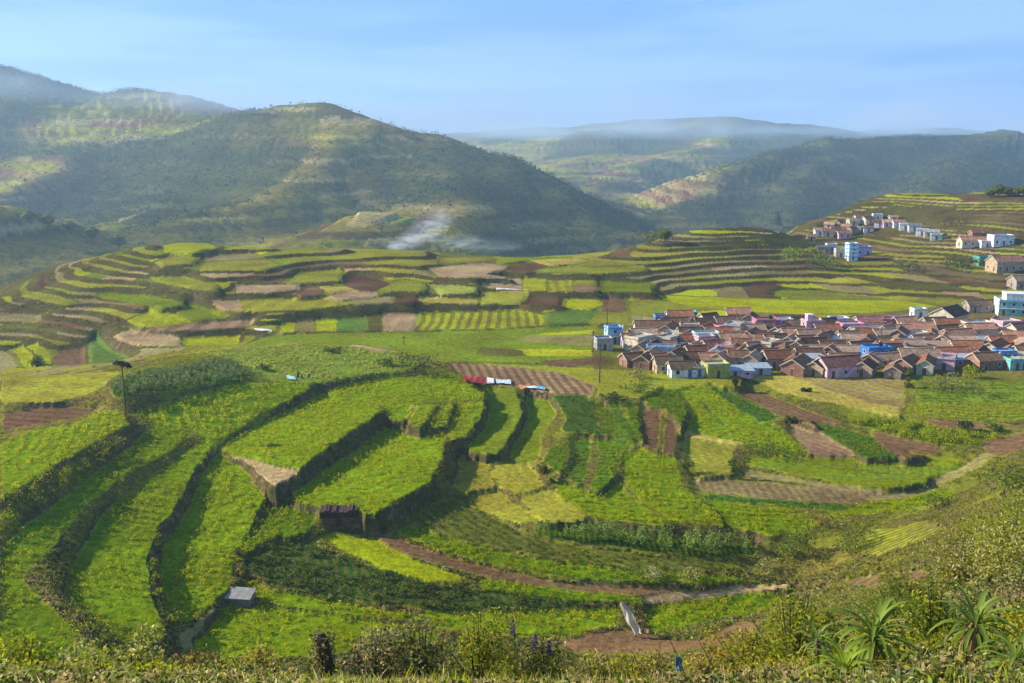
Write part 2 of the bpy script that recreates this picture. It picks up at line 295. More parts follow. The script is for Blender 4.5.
F('crop_field','lime',2.6,'459,401,3.6 485,401,3.4 486,408,2.7 479,423,1.8 465,438,1.5 451,440,1.7 449,430,1.9',None,(.4,'lime'),'third and rightmost curved step cut into the vivid top terrace',G1)
F('crop_field','bright',1.5,'387,425 410,430 448,434 445,450 440,465 432,480 415,492 395,503 375,515 362,517 356,509 340,504 325,508 300,503 290,496 305,483 332,465 358,448 376,433',(40,1.2,.25,'green'),(.5,'bright'),'lower knoll terrace half in shadow above the dark hut',G1)
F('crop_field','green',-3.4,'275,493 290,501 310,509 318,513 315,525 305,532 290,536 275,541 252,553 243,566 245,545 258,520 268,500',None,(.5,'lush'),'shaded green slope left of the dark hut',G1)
F('crop_field','green',1,'475,386 515,388 522,400 524,415 515,430 508,445 500,453 485,455,.2 470,452,.2 467,441 480,425 488,408 484,396',(80,1.2,.25,'teal'),(.12,'green'),'smooth dark green terrace right below the red cloth',G1)
F('crop_field','green',-.6,'522,389 545,390 550,402 558,415 550,425 542,440 537,462 525,463 510,458 512,446 522,431 527,413 525,399',(80,1.2,.25,'teal'),(.12,'green'),'smooth green terrace right below the blue and orange cloth',G1)
# ---- bowl
F('stubble_field','olive',-2.6,'458,456 488,457 490,475 499,489 470,494 453,490',None,None,'upper left square of the four olive squares in the bowl',G2)
F('stubble_field','olive',-2.4,'492,463 530,464 540,480 548,488 520,494 501,488 491,473',None,None,'upper right square of the four olive squares, with a shadow across it',G2)
F('stubble_field','olive',-3.2,'470,496 499,491 515,505 545,520 510,525 490,518 478,508',None,None,'lower left square of the four olive squares, beside the tall crop',G2)
F('stubble_field','olive',-3,'519,496 549,490 570,500 590,514 585,521 545,521 530,510',None,None,'lower right square of the four olive squares in the bowl',G2)
F('crop_field','dark',-.3,'550,396 586,397 592,402 600,425 612,436 590,433 562,431 564,416 556,403',(60,1.1,.5,'teal'),(.5,'dark'),'dark leafy plot right of the smooth green terraces',G2)
F('crop_field','green',-.8,'592,402 604,403 612,415 625,432 632,443 618,441 605,428',(80,1.2,.3,'teal'),(.3,'green'),'first of three narrow beds below the plain edge, beside the dark leafy plot',G2)
F('crop_field','teal',-1.1,'607,403 620,403 625,416 640,440 631,441 616,421',None,(.3,'green'),'middle one of three narrow beds below the plain edge',G2)
F('crop_field','green',-1.5,'623,403 638,404 640,420 646,441 641,442 629,421',None,(.3,'green'),'last of three narrow beds, beside the brown pair',G2)
F('ploughed_field','brown',-1.8,'642,407 662,412 660,430 660,452 645,448 640,430',(80,1.6,.5,'soil'),None,'left half of the dark brown pair of beds in the bowl',G2)
F('ploughed_field','brown',-2.2,'665,413 680,422 679,440 676,455 662,453 662,433',(80,1.6,.4,'soil'),None,'right half of the dark brown pair of beds in the bowl',G2)
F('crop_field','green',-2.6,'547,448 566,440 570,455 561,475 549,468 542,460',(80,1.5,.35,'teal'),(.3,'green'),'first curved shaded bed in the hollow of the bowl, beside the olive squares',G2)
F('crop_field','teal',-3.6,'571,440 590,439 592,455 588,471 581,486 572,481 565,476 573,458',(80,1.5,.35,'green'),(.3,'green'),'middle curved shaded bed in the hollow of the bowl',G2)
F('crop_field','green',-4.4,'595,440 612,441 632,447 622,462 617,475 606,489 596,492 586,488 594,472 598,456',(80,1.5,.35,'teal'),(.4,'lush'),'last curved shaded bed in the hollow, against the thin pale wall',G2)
F('crop_field','bright',-5,'597,497 610,490 620,478 628,492 645,507,-5.6 660,515,-6 690,522,-6.2 660,526,-6.2 620,521,-5.8 590,517,-5.4 560,496,-4.6 552,480,-4.2 575,487',(88,1.3,.3,'green'),(.5,'bright'),'bright bed curving round behind the tall dark crop',G2)
F('crop_field','bright',-5.5,'626,456,-5 640,449,-4.8 660,456,-4.8 676,459,-4.8 680,475 685,490 700,500,-6 718,509,-6.2 725,527,-6.6 690,522,-6.2 662,513,-6 642,501,-5.8 628,486 622,471',(88,1.3,.3,'green'),(.5,'bright'),'bright bed curving down right of the thin pale wall',G2)
F('crop_field','lush',-6.4,'703,499 740,503 790,508 850,512,-6 850,521,-6.6 800,531,-7 770,536,-7.2 750,531,-7 727,524',(85,1.3,.35,'green'),(.45,'bright'),'bright green field along the valley floor right of the tall crop',G2)
F('crop_field','teal',-5.2,'695,493 730,496 800,502 855,506 850,511 790,507 740,502 705,499',None,(.2,'teal'),'bluish green strip below the rows of stakes',G2)
F('staked_bed','khaki',-4.7,'690,477 740,480 800,485 860,493 905,496 900,502 850,504 790,500 730,495 695,491',(0,1.6,.7,'soil'),None,'curved brown bed set with rows of short stakes',G2)
F('ploughed_field','khaki',-4.3,'740,469 780,475 830,485 870,489 905,493 860,492 800,484 745,479',None,None,'dull khaki strip behind the staked bed',G2)
F('crop_field','olive',-3.4,'684,437 734,446 733,474 700,477 690,462 682,450',(10,2,.3,'teal'),(.15,'olive'),'grey-green square right of the brown pair',G2)
F('stubble_field','yellow',-2.9,'683,430 750,440 755,446 735,444 683,435',(5,2.2,.6,'khaki'),None,'thin straw coloured strip above the grey-green square',G2)
F('crop_field','bright',-1.8,'668,395,-.8 695,387,-.4 720,388,-.4 740,398,-.8 765,415,-1.4 785,430,-2 800,445,-2.6 805,452,-2.8 790,455,-3 757,447,-2.9 700,433,-2.4 686,428,-2.2 690,412 684,398',(55,1.5,.4,'green'),(.4,'lime'),'large bright field fanning down from the village edge',G2)
F('crop_field','teal',-.5,'707,386 725,389 750,402,-.8 770,412,-1.2 782,420,-1.6 760,421,-1.6 738,407,-1.1',None,(.25,'teal'),'bluish green wedge between bright field and brown strip',G2)
F('crop_field','green',-1.4,'642,400 664,389 680,391 683,400 688,412 684,427 676,420 664,409 650,405',None,(.4,'green'),'shaded green bank under the plain edge above the brown pair',G2)
F('ploughed_field','soil',-.7,'728,384 745,387 780,399 810,411 840,421 846,428 815,426 780,416 752,402 732,390',(20,1.8,.4,'brown'),None,'long brown strip running down from the village front',G5)
F('ploughed_field','pink',-2.3,'786,424 810,426 835,440 858,457 845,459 812,457 800,445 790,435',(30,2,.4,'soil'),None,'brown plot with a stony left half below the long brown strip',G5)
F('crop_field','teal',-1.8,'812,425 850,430 880,440 900,457 865,458 845,446',None,(.2,'green'),'soft green plot between two brown plots',G5)
F('ploughed_field','soil',-1.6,'868,431 900,437 945,447 940,454 905,459 885,448',(60,2,.4,'brown'),None,'brown plot below the tall hedge crop',G5)
F('crop_field','green',-3.3,'752,455 800,458 850,460 900,462 965,468 965,477 930,481 905,487 870,487 830,481 780,471 745,464',(88,6,.35,'teal'),(.15,'green'),'long green field divided by dark ditches into small squares',G5)
F('crop_field','yellow',.2,'745,376 790,375 850,384 900,398 902,418 870,411 820,401 785,393',None,(.15,'yellow'),'flat straw yellow field before the village front',G5)
F('ploughed_field','pink',.25,'792,376 835,374 905,379 904,408 870,402 825,389',(30,3,.8,'olive'),None,'pinkish field with diagonal green lines before the village',G5)
F('tall_crop','green',-1,'845,417 900,421 950,431 1000,437 985,446 930,442 880,430 850,425',None,(1.5,'lush'),'tall green hedge-like crop crossing below the straw yellow field',G5)
F('crop_field','pale',.6,'914,381 1040,382 1040,405 914,402',(90,2.6,.6,'green'),(.3,'green'),'field of long green rows at the right edge before the village',G5)
F('crop_field','grass',.1,'906,403 1010,405 1040,408 1040,420 960,420 906,414',(90,2.6,.6,'olive'),(.5,'lime'),'yellow-green rows below the long green rows at right',G5)
F('ploughed_field','soil',-.3,'918,419 1010,424 1040,426 1040,430 940,428',None,None,'narrow brown strip right of the tall hedge-like crop',G5)
F('crop_field','bright',-6,'900,492,-5.2 930,488,-5 950,490,-4.9 955,498,-5 940,504,-5.2 920,510,-5.8 870,515,-6.2 842,518,-6.4 800,529,-6.9 770,535,-7 850,508,-6',(85,1.5,.2,'lush'),(.5,'bright'),'vivid green field tapering below the lane at right',G2)
F('garden_plot','scrub',None,'852,548 872,529 925,521 942,529 925,540 900,549 880,558',(70,2.2,.7,'lush'),None,'fenced garden plot with green rows on the right slope',G2)
F('ploughed_field','soil',None,'842,578 870,575 925,569 932,578 902,590 870,592 850,588',None,None,'bare reddish soil below the garden plot on the right slope',G2)
# ---- low middle
F('tall_crop','dark',-6,'530,531,-4.6 560,529,-4.8 620,534,-5.6 700,539,-6.6 757,544,-7.2 757,556,-7.6 700,556,-7 650,553,-6.4 600,546,-5.8 540,536,-5',(0,1,.4,'green'),(2.9,'tall2'),'dense tall dark green crop standing like a hedge across the bowl floor',G2)
F('row_crop','green',-5,'455,497,-3.8 480,509,-4 500,520,-4.2 540,538,-5 600,549,-5.8 660,557,-6.5 740,559,-7.6 740,565,-7.7 700,572,-7.5 620,566,-6.6 560,560,-5.8 500,548,-5 440,534,-4.6 408,520,-4.2 405,513,-4 430,504,-3.8',(40,1.7,.75,'soil'),(.4,'green'),'curved field of regular dark rows below the olive squares',G2)
F('crop_field','lush',-5.6,'402,523,-4.6 440,537,-5 500,551,-5.4 560,563,-6.2 620,569,-6.9 700,575,-7.8 745,577,-8 740,584,-8 640,583,-7.3 560,577,-6.6 500,565,-5.8 440,550,-5.4 398,533,-5',None,(.5,'lush'),'leafy green band between the dark rows and the brown path',G2)
F('dirt_track','soil',-6,'377,530,-5.3 400,539,-5.5 440,554,-5.8 500,570,-6.2 560,582,-6.9 640,587,-7.6 690,590,-8 680,597,-8 620,596,-7.7 560,590,-7.2 500,580,-6.5 430,562,-6 390,546,-5.6 374,535,-5.4',(80,1.2,.4,'brown'),None,'long brown strip of bare soil curving below the leafy band',G2)
F('crop_field','lush',-5.7,'318,537 345,533 375,538 400,553 440,568 470,578 455,582 420,578 380,567 345,552',None,(.12,'lush'),'smooth light green wedge below the dark hut',G2)
F('potato_field','dark',-6,'262,549,-5 285,539,-5 310,541,-5.4 345,557,-5.8 385,571,-6.2 430,583,-6.5 480,589,-6.8 540,597,-7.2 590,602,-7.8 560,608,-7.8 500,610,-7.4 440,610,-7.2 390,605,-7 340,598,-6.6 300,590,-6.2 266,581,-5.7 243,572,-5.2 246,560,-5',(15,1.4,.35,'soil'),(.75,'dark'),'field of large dark leafy plants above the grassy lane',G2)
F('crop_field','lush',-7,'480,577,-6.6 520,584,-7 590,592,-7.5 640,596,-8 650,603,-8 592,601,-7.8 540,596,-7.3 482,588,-6.8',None,(.5,'lush'),'short green band below the brown strip by the valley floor',G2)
F('grass_lane','lime',-6.6,'245,578,-5.6 270,589,-6 330,601,-6.5 400,611,-7 480,614,-7.2 560,611,-7.7 620,608,-8 618,626,-7.6 580,634,-7 520,637,-6.8 460,631,-7 400,619,-7 330,612,-6.8 280,605,-6.5 262,601,-6.3 241,590,-6',None,(.45,'lime'),'sunlit grassy lane below the large dark plants',G2)
F('crop_field','bright',-6.8,'190,641 205,621 225,606 260,606 330,616 400,624 440,634 430,646 380,651 300,656 250,663 200,669',(60,1.2,.2,'green'),(.5,'bright'),'bright green triangular field beside the pale concrete block',G2)
F('crop_field','lush',-7.6,'645,602 700,598 760,590 800,589 792,602 760,614 720,620 680,632 645,636',None,(.5,'bright'),'bright green bed right of the leaning white sheet',G2)
F('bare_patch','soil',None,'548,641 600,632 625,629 700,640 740,619 762,622 750,640 700,650 640,655 570,655',None,None,'bare brown soil under the leaning white sheet',G2)
F('footpath','tan',None,'640,599 690,592 745,586 790,583 796,587 750,592 700,598 645,606',None,None,'pale curved footpath edging the bright bed at the valley bottom',G2)
F('footpath','khaki',None,'178,640 196,622 216,606 222,609 206,626 190,650 182,655',None,None,'pale worn footpath climbing to the concrete block',G1)
F('lane','khaki',None,'1030,432 1005,440 985,452 968,462 930,482 905,492 870,497 862,501 905,499 940,488 975,470 1000,455 1030,440',None,None,'earth lane climbing from the valley fields to the right edge',G5)
F('ploughed_field','soil',None,'978,441 1030,430 1030,448 1000,458 986,452',None,None,'brown plot at the right edge beside the lane',G5)
F('crop_field','green',None,'905,455 940,458 968,462 930,468',None,None,'small bright patch beside the lane',G5)
F('ditch','dark',None,'826,466.3 905,478.3 905,479.5 826,467.5',None,None,'narrow dark ditch across the long divided field',G5)
F('ditch','dark',None,'857,461.5 858.5,461.5 857.5,471 856,471',None,None,'narrow dark ditch across the long divided field',G5)
F('ditch','dark',None,'872,462 873.5,462 872,473 870.5,473',None,None,'narrow dark ditch across the long divided field',G5)
F('ditch','dark',None,'888,463 889.5,463 888.5,475 887,475',None,None,'narrow dark ditch across the long divided field',G5)
F('ditch','dark',None,'906,464 907.5,464 905.5,477 904,477',None,None,'narrow dark ditch across the long divided field',G5)
F('ditch','dark',None,'922,465.5 923.5,465.5 922,479 920.5,479',None,None,'narrow dark ditch across the long divided field',G5)
F('ditch','dark',None,'941,467 942.5,467 936,480 934.5,480',None,None,'narrow dark ditch across the long divided field',G5)
F('ditch','dark',None,'846,470 847.5,470 843,480 841.5,480',None,None,'narrow dark ditch across the long divided field',G5)
F('ditch','dark',None,'697,399 699,398.6 712,410 722,421 737,435 734.5,435 719,422 709,411',None,None,'dark furrow line slanting across the large bright field',G2)
F('ditch','dark',None,'765,424 767,424 790,436 803,446 800.5,446 787,437',None,None,'dark furrow line slanting across the large bright field',G2)
F('ditch','dark',None,'731,399 733,399 744,414 742,414',None,None,'dark furrow line slanting across the large bright field',G2)
# ------------------------------------------------------------------ terrain
CREST = [(-140,330,-16),(-60,315,-12),(0,291,-6),(60,266,5.5),(110,256,11.5),(165,244,18),(215,244,18),(260,249,15.5),(350,250,12.5),(450,254,11),(550,257,9.8),
         (610,252,11),(650,243,15),(690,231,19.5),(770,229,19.5),(805,222,20),(850,208,24),(930,201,28.5),(1024,194,32.5),(1120,190,35)]
MIDC = [(850,236,14),(820,246,11),(900,240,14.5),(945,240,16),(1000,236,19),(1010,262,10.5),(900,265,7.5),(850,272,5),(1000,290,4),(850,298,1.2),(700,298,1.5),(700,270,7),(700,250,13),
        (770,270,6),(770,250,12),(1090,290,5),(1090,250,16),(1024,310,1.5),(960,310,1),(1024,345,.5),(900,345,.2),(760,340,.2),(680,345,.3),(620,350,.6),(700,380,.4),(820,372,.2),(1000,375,.3),
        (1024,440,-.5),(980,455,-1),(960,470,-2.5),(800,597,-7.8),(820,577,-7.3),(780,610,-7.8),(975,492,-3.5),(950,500,-4),(930,500,-2.5),(1000,475,6),(1040,480,14),(900,520,-3.5),(900,560,4),(860,560,-1),(820,560,-5.5),(780,575,-7.5),(870,600,9),(820,600,-3),(950,540,10),(960,600,30),(1024,560,30),(1040,620,44),(960,650,42),(900,640,30),
        (0,330,-3),(30,345,-5),(100,325,1),(60,300,3.5),(110,280,8.5),(60,350,-5),(-80,350,-7),(-80,500,8),(-80,600,3)]
FORE = [(-60,700,37),(0,700,38),(120,700,38.5),(250,698,39),(380,697,39.5),(500,697,40),(600,702,40),(700,705,41),(800,697,43.5),(870,690,46.5),(950,690,48),(1024,690,49),(1090,690,50)]

# --- settle the level of every drawn plot so that each one meets its neighbour at the foot of the wall between them
def settle():
    nF = len(FT); lab = np.full((700, 1024), -1, np.int32); gy, gx = np.mgrid[0:700, 0:1024].astype(float); lin = []
    for k, f in enumerate(FT):
        Pp = np.array([(p[0], p[1], p[2] if len(p) > 2 else (f['z'] or 0)) for p in f['P']]); c = Pp.mean(0)
        A = np.c_[(Pp[:, :2]-c[:2])/10., np.ones(len(Pp))]
        co = np.linalg.solve(A.T@A+np.diag([2., 2., 0]), A.T@Pp[:, 2]); lin.append((c, co))
        if f['z'] is None: continue
        x0, x1 = int(max(Pp[:, 0].min(), 0)), int(min(Pp[:, 0].max()+1, 1023)); y0, y1 = int(Pp[:, 1].min()), int(min(Pp[:, 1].max()+1, 699))
        m = inpoly(gx[y0:y1+1, x0:x1+1], gy[y0:y1+1, x0:x1+1], [(p[0], p[1]) for p in Pp]); lab[y0:y1+1, x0:x1+1][m] = k
    def z0(k, px, py):
        c, co = lin[k]; return co[0]*(px-c[0])/10+co[1]*(py-c[1])/10+co[2]
    ta = lambda py: math.tan(PITCH+math.atan((py-341.5)/FPX))
    rows, rhs = [], []
    for px in range(1, 1023, 3):
        colm = lab[:, px]; ch = np.nonzero(np.diff(colm))[0]
        runs = []; s0 = 0
        for c in list(ch)+[699]:
            if colm[s0] >= 0 and c-s0 >= 1: runs.append((s0, c, colm[s0]))
            s0 = c+1
        for (a0, a1, u), (b0, b1, l) in zip(runs[:-1], runs[1:]):
            gap = b0-a1
            if u == l or gap > (34 if b0 > 372 else 16): continue
            gu, gl = FT[u]['grp'], FT[l]['grp']
            if (gu in (G3, G4)) and gl == G1: continue
            if gu == G1 and FT[u]['col'] in ('olive', 'soil') and FT[u]['P'][0][0] == 0: continue
            if 'third terrace' in FT[u]['label'] and 'second terrace' in FT[l]['label']: continue
            if 'curved step' in FT[u]['label'] or 'curved step' in FT[l]['label']: continue
            if ('uppermost bright' in FT[u]['label'] or 'second terrace' in FT[u]['label']) and l != u: gap = gap*.72
            ge = max(gap-1, 0)*.8; t1 = ta(a1); t2 = ta(a1+ge); mid = a1
            # (60-zl-sl)/t2 = (60-zu-su)/t1
            r = np.zeros(3*nF); w = .35; xx = float(px)
            cu, cl = lin[u][0], lin[l][0]; q_ = t1/t2
            r[u] = 1.; r[nF+u] = (xx-cu[0])/50; r[2*nF+u] = (a1-cu[1])/50
            r[l] = -q_; r[nF+l] = -q_*(xx-cl[0])/50; r[2*nF+l] = -q_*(b0-cl[1])/50
            rows.append(r*w); rhs.append(((CZ-z0(u, px, a1))-(CZ-z0(l, px, b0))*q_)*w)
    n0 = len(rhs)
    for k, f in enumerate(FT):
        r = np.zeros(3*nF); r[k] = 6. if f['grp'] == G5 else (.5 if f['grp'] in (G3, G4) else .2); rows.append(r); rhs.append(0.)
        for m_ in (1, 2):
            r = np.zeros(3*nF); r[m_*nF+k] = 4. if f['grp'] in (G3, G5) else 1.2; rows.append(r); rhs.append(0.)
    A = np.array(rows); b = np.array(rhs)
    wt_ = np.ones(len(b))
    for it in range(8):                                   # reweighted: stray pairings lose their say
        s = np.linalg.lstsq(A*wt_[:, None], b*wt_, rcond=None)[0]
        res = np.abs(A@s-b)/.35; wt_ = 1/np.sqrt(1+(res/.8)**2); wt_[n0:] = 1
    for k, f in enumerate(FT):
        if f['z'] is None: continue
        c, co = lin[k]
        f['P'] = [(p[0], p[1], z0(k, p[0], p[1])+s[k]+s[nF+k]*(p[0]-c[0])/50+s[2*nF+k]*(p[1]-c[1])/50) for p in f['P']]; f['z'] += s[k]
    return s
SHIFT = settle()
print('SHIFT', [(round(float(s), 1), f['label'][:40]) for s, f in zip(SHIFT, FT) if abs(s) > 1.2])
pts = []
def addp(x, y, z, wgt=1.): pts.append((x, y, z))
for px, py, z in CREST:
    x, y, _ = at_z(px, py, z); addp(x, y, z)
    r = math.hypot(x, y)
    addp(x*(r+45)/r, y*(r+45)/r, z-12); addp(x*(r+110)/r, y*(r+110)/r, z-42); addp(x*(r+200)/r, y*(r+200)/r, -62)
for px, py, z in MIDC: addp(*at_z(px, py, z))
for px, py, z in FORE:
    addp(*at_z(px, py, z))
    if px < 820:
        addp(*at_z(px, 745, 14)); addp(*at_z(px, 712, 2))
    addp(*at_z(px, 790, 51.5))
for x in (-20, 0, 20): addp(x, 0, 57.6); addp(x, -25, 66)
for px, py, z, in [(50,690,-3),(200,690,-6),(400,680,-7),(520,672,-7),(640,665,-4),(720,660,2),(780,650,6),(690,640,-7.5)]: addp(*at_z(px, py, z))
def fld_world(f):
    W = []
    for p in f['P']:
        z = p[2] if len(p) > 2 else f['z']
        W.append(at_z(p[0], p[1], z))
    return np.array(W)
for f in FT:
    if f['z'] is not None:
        f['W'] = fld_world(f); c = f['W'].mean(0)
        A = np.c_[f['W'][:, :2]-c[:2], np.ones(len(f['W']))]; lam = np.diag([20., 20., 0.])
        f['plane'] = np.linalg.solve(A.T@A+lam, A.T@f['W'][:, 2]); f['c'] = c
        addp(c[0], c[1], c[2])
        if len(f['P']) > 9:
            for q in f['W'][::4]: addp(.8*q[0]+.2*c[0], .8*q[1]+.2*c[1], q[2])
PT = np.array(pts)
class TPS:
    def __init__(s, P, lam):
        s.c = P[:, :2]/100.; n = len(P)
        K = s.k(s.c, s.c)+lam*np.eye(n); T = np.c_[np.ones(n), s.c]
        A = np.block([[K, T], [T.T, np.zeros((3, 3))]])
        s.w = np.linalg.solve(A, np.r_[P[:, 2], 0, 0, 0])
    def k(s, a, b):
        r2 = ((a[:, None, :]-b[None, :, :])**2).sum(-1)+1e-9
        return .5*r2*np.log(r2)
    def __call__(s, x, y):
        q = np.c_[x.ravel(), y.ravel()]/100.; out = np.empty(len(q))
        for i in range(0, len(q), 8000):
            qq = q[i:i+8000]
            out[i:i+8000] = s.k(qq, s.c)@s.w[:-3]+np.c_[np.ones(len(qq)), qq]@s.w[-3:]
        return out.reshape(x.shape)
tps = TPS(PT, .004)
# polar grid round the viewer's hill, finest where the terraces are
AZ0, AZ1, NA = R(-37), R(37), 1500
az = np.linspace(AZ0, AZ1, NA)
rr = [4.0]
while rr[-1] < 6200:
    r_ = rr[-1]
    rr.append(r_*(1.012 if r_ < 85 else 1.0032 if r_ < 640 else 1.0085))
rr = np.array(rr); NR = len(rr)
AZ, RR = np.meshgrid(az, rr); X = RR*np.sin(AZ); Y = RR*np.cos(AZ)
n_near = int(np.searchsorted(rr, 860)); n_detail = int(np.searchsorted(rr, 640))
# --- near base on a coarse grid
st = 8
ii = np.unique(np.r_[np.arange(0, n_near, st), n_near-1]); jj = np.unique(np.r_[np.arange(0, NA, st), NA-1])
Bc = tps(X[np.ix_(ii, jj)], Y[np.ix_(ii, jj)])
tmp = np.array([np.interp(np.arange(NA), jj, row) for row in Bc])
B = np.array([np.interp(np.arange(n_near), ii, tmp[:, k]) for k in range(NA)]).T
Xn, Yn = X[:n_near], Y[:n_near]; Rn = RR[:n_near]; An = AZ[:n_near]
# crest distance by azimuth
cw = np.array([at_z(*c) for c in CREST]); ca = np.arctan2(cw[:, 0], cw[:, 1]); cr_ = np.hypot(cw[:, 0], cw[:, 1])
CR = np.interp(az, ca, cr_)
B += (fbm(Xn, Yn, 40, 3, 5)-.5)*1.2*sstep(260, 330, Rn)
# --- small contour terraces where no field was drawn
warp = (fbm(Xn, Yn, 60, 3, 11)-.5)*3.0+(fbm(Xn, Yn, 14, 2, 12)-.5)*.8
stepz = 1.65-.25*sstep(90, 170, Xn)
Bt = B
tw = sstep(255, 290, Rn)*(1-sstep(0, 25, Rn-CR[None, :]))
tw = tw*(1-sstep(.30, .5, np.abs(np.gradient(B, axis=0)/np.gradient(Rn, axis=0))))
flat_vill = (1-sstep(1.0, 2.2, B))*(Xn > 20); tw = tw*(1-flat_vill)
# --- drawn fields
FID = np.full(Xn.shape, -1, np.int32); Zf = np.zeros(Xn.shape)
U = np.zeros(Xn.shape, np.float32)
order = []
def fbox(W):
    a = np.arctan2(W[:, 0], W[:, 1]); r = np.hypot(W[:, 0], W[:, 1])
    j0, j1 = np.searchsorted(az, [a.min(), a.max()]); i0, i1 = np.searchsorted(rr[:n_near], [r.min()*.98, r.max()*1.02])
    return slice(max(i0-1, 0), min(i1+2, n_near)), slice(max(j0-1, 0), min(j1+2, NA))
edgex = (fbm(Xn, Yn, 3.0, 2, 71)-.5)*1.1; edgey = (fbm(Xn, Yn, 3.0, 2, 72)-.5)*1.1
def drape_poly(f):                                     # follow the slope: ray-march each outline point to the base surface
    W = []
    for p in f['P']:
        dx, dy, dz = ray(p[0], p[1]); h = math.hypot(dx, dy)
        a = math.atan2(dx, dy); j = int(np.clip(round((a-AZ0)/(AZ1-AZ0)*(NA-1)), 0, NA-1))
        zl = CZ+dz/h*rr[:n_near]; below = np.nonzero((B[:, j] > zl) & (rr[:n_near] > 60))[0]
        i = below[0] if len(below) else n_near-1
        W.append((rr[i]*math.sin(a), rr[i]*math.cos(a), B[i, j]))
    return np.array(W)
for k, f in enumerate(FT):
    if f['z'] is None: f['W'] = drape_poly(f); f['c'] = f['W'].mean(0)
    W = f['W']; sl_ = fbox(W)
    x, y = Xn[sl_], Yn[sl_]
    m = inpoly(x+edgex[sl_], y+edgey[sl_], [(p[0], p[1]) for p in W])
    z = (np.c_[(x-f['c'][0]).ravel(), (y-f['c'][1]).ravel(), np.ones(x.size)]@f['plane']).reshape(x.shape) if f['z'] is not None else B[sl_]
    f['m'] = m
    zf = Zf[sl_]; fi = FID[sl_]
    # where two drawn fields overlap the higher one hides the lower, unless they are level patches
    take = m & ((fi < 0) | (z > zf-1.0) | ('curved step' in f['label']))
    if f['name'] == 'ditch': take = m & (fi >= 0); z = np.where(fi >= 0, zf-.12, z)
    zf[take] = z[take]; fi[take] = k
have = FID >= 0
Rs = np.where(have, Zf-Bt, 0.)
def blur(A_, ax, n):
    P_ = np.pad(A_, [(n, n) if a == ax else (0, 0) for a in (0, 1)], mode='edge'); cs_ = np.cumsum(P_, ax)
    cs_ = np.concatenate([np.zeros_like(cs_.take([0], ax)), cs_], ax)
    m_ = A_.shape[ax]
    return (cs_.take(range(2*n+1, 2*n+1+m_), ax)-cs_.take(range(0, m_), ax))/(2*n+1)
def pullpush(val, wt, levels=11):
    vs, ws = [val*wt], [wt.astype(float)]
    for _ in range(levels):
        v, w_ = vs[-1], ws[-1]
        if min(v.shape) < 4: break
        h, w2 = (v.shape[0]+1)//2*2, (v.shape[1]+1)//2*2
        v = np.pad(v, ((0, h-v.shape[0]), (0, w2-v.shape[1])), mode='edge'); w_ = np.pad(w_, ((0, h-w_.shape[0]), (0, w2-w_.shape[1])), mode='edge')
        vs.append((v[::2, ::2]+v[1::2, ::2]+v[::2, 1::2]+v[1::2, 1::2])/4); ws.append((w_[::2, ::2]+w_[1::2, ::2]+w_[::2, 1::2]+w_[1::2, 1::2])/4)
    cur = vs[-1]/np.maximum(ws[-1], 1e-9)
    for v, w_ in zip(vs[-2::-1], ws[-2::-1]):
        up = np.repeat(np.repeat(cur, 2, 0), 2, 1)
        up = (up+np.roll(up, 1, 0)+np.roll(up, -1, 0)+np.roll(up, 1, 1)+np.roll(up, -1, 1))/5
        up = up[:v.shape[0], :v.shape[1]]
        cw_ = np.clip(w_*1.0, 0, 1); own = v/np.maximum(w_, 1e-9)
        cur = own*cw_+up*(1-cw_)
    return cur
# distant control so that the correction fades away from the fields
wt = have.astype(float)
far_ctrl = ((Rn < 88) & ~have) | (Rn > CR[None, :]+15)
wt = wt+far_ctrl*.6*(~have)
fill = pullpush(np.where(have, Rs, 0.), wt)
# the far hillside keeps its own contour terraces: correction shrinks quickly there
dist_w = np.ones_like(Bt)
fill = np.where(have, Rs, fill); fs_ = blur(blur(blur(fill, 1, 9), 0, 2), 1, 5); fill = np.where(have, Rs, fs_); Zs = B+fill; q = (Zs+warp)/stepz; lev = np.floor(q); fr = q-lev
Zt = (lev+sstep(.0, .13, fr)-.35)*stepz-warp+fr*.2*stepz
away = 1-sstep(.0, .35, blur(blur(have.astype(float), 1, 10), 0, 3))
tw = tw*away
Zn = np.where(have, Zf, Zs*(1-tw)+Zt*tw)
along = Xn+(fbm(Xn, Yn, 50, 2, 31)-.5)*30
plen = 14+24*hsh(lev, 3.3); cellid = lev*57+np.floor(along/plen+hsh(lev, 9.1)*5)
H = np.empty_like(X); H[:n_near] = Zn
# crops and clods
H[:n_near] += (fbm(Xn, Yn, 2.2, 3, 21)-.5)*.35*np.where(have, .35, 1.)
# --- banks lean back a little and bulge
Hs = blur(H[:n_near], 1, 2); Hs[1:-1] = .22*Hs[:-2]+.56*Hs[1:-1]+.22*Hs[2:]
nearw = 1-sstep(240, 320, Rn)
Hs2 = blur(H[:n_near], 1, 5); Hs2[1:-1] = .25*Hs2[:-2]+.5*Hs2[1:-1]+.25*Hs2[2:]
Hb = Hs*nearw+Hs2*(1-nearw)
gs = np.hypot(np.abs(np.gradient(Hb, axis=0)/np.gradient(RR[:n_near], axis=0)), np.abs(np.gradient(Hb, axis=1)/(np.gradient(AZ[:n_near], axis=1)*RR[:n_near])))
H[:n_near] = Hb+sstep(.4, 1.2, gs)*(fbm(Xn, Yn, 1.6, 3, 77)-.5)*1.0*nearw
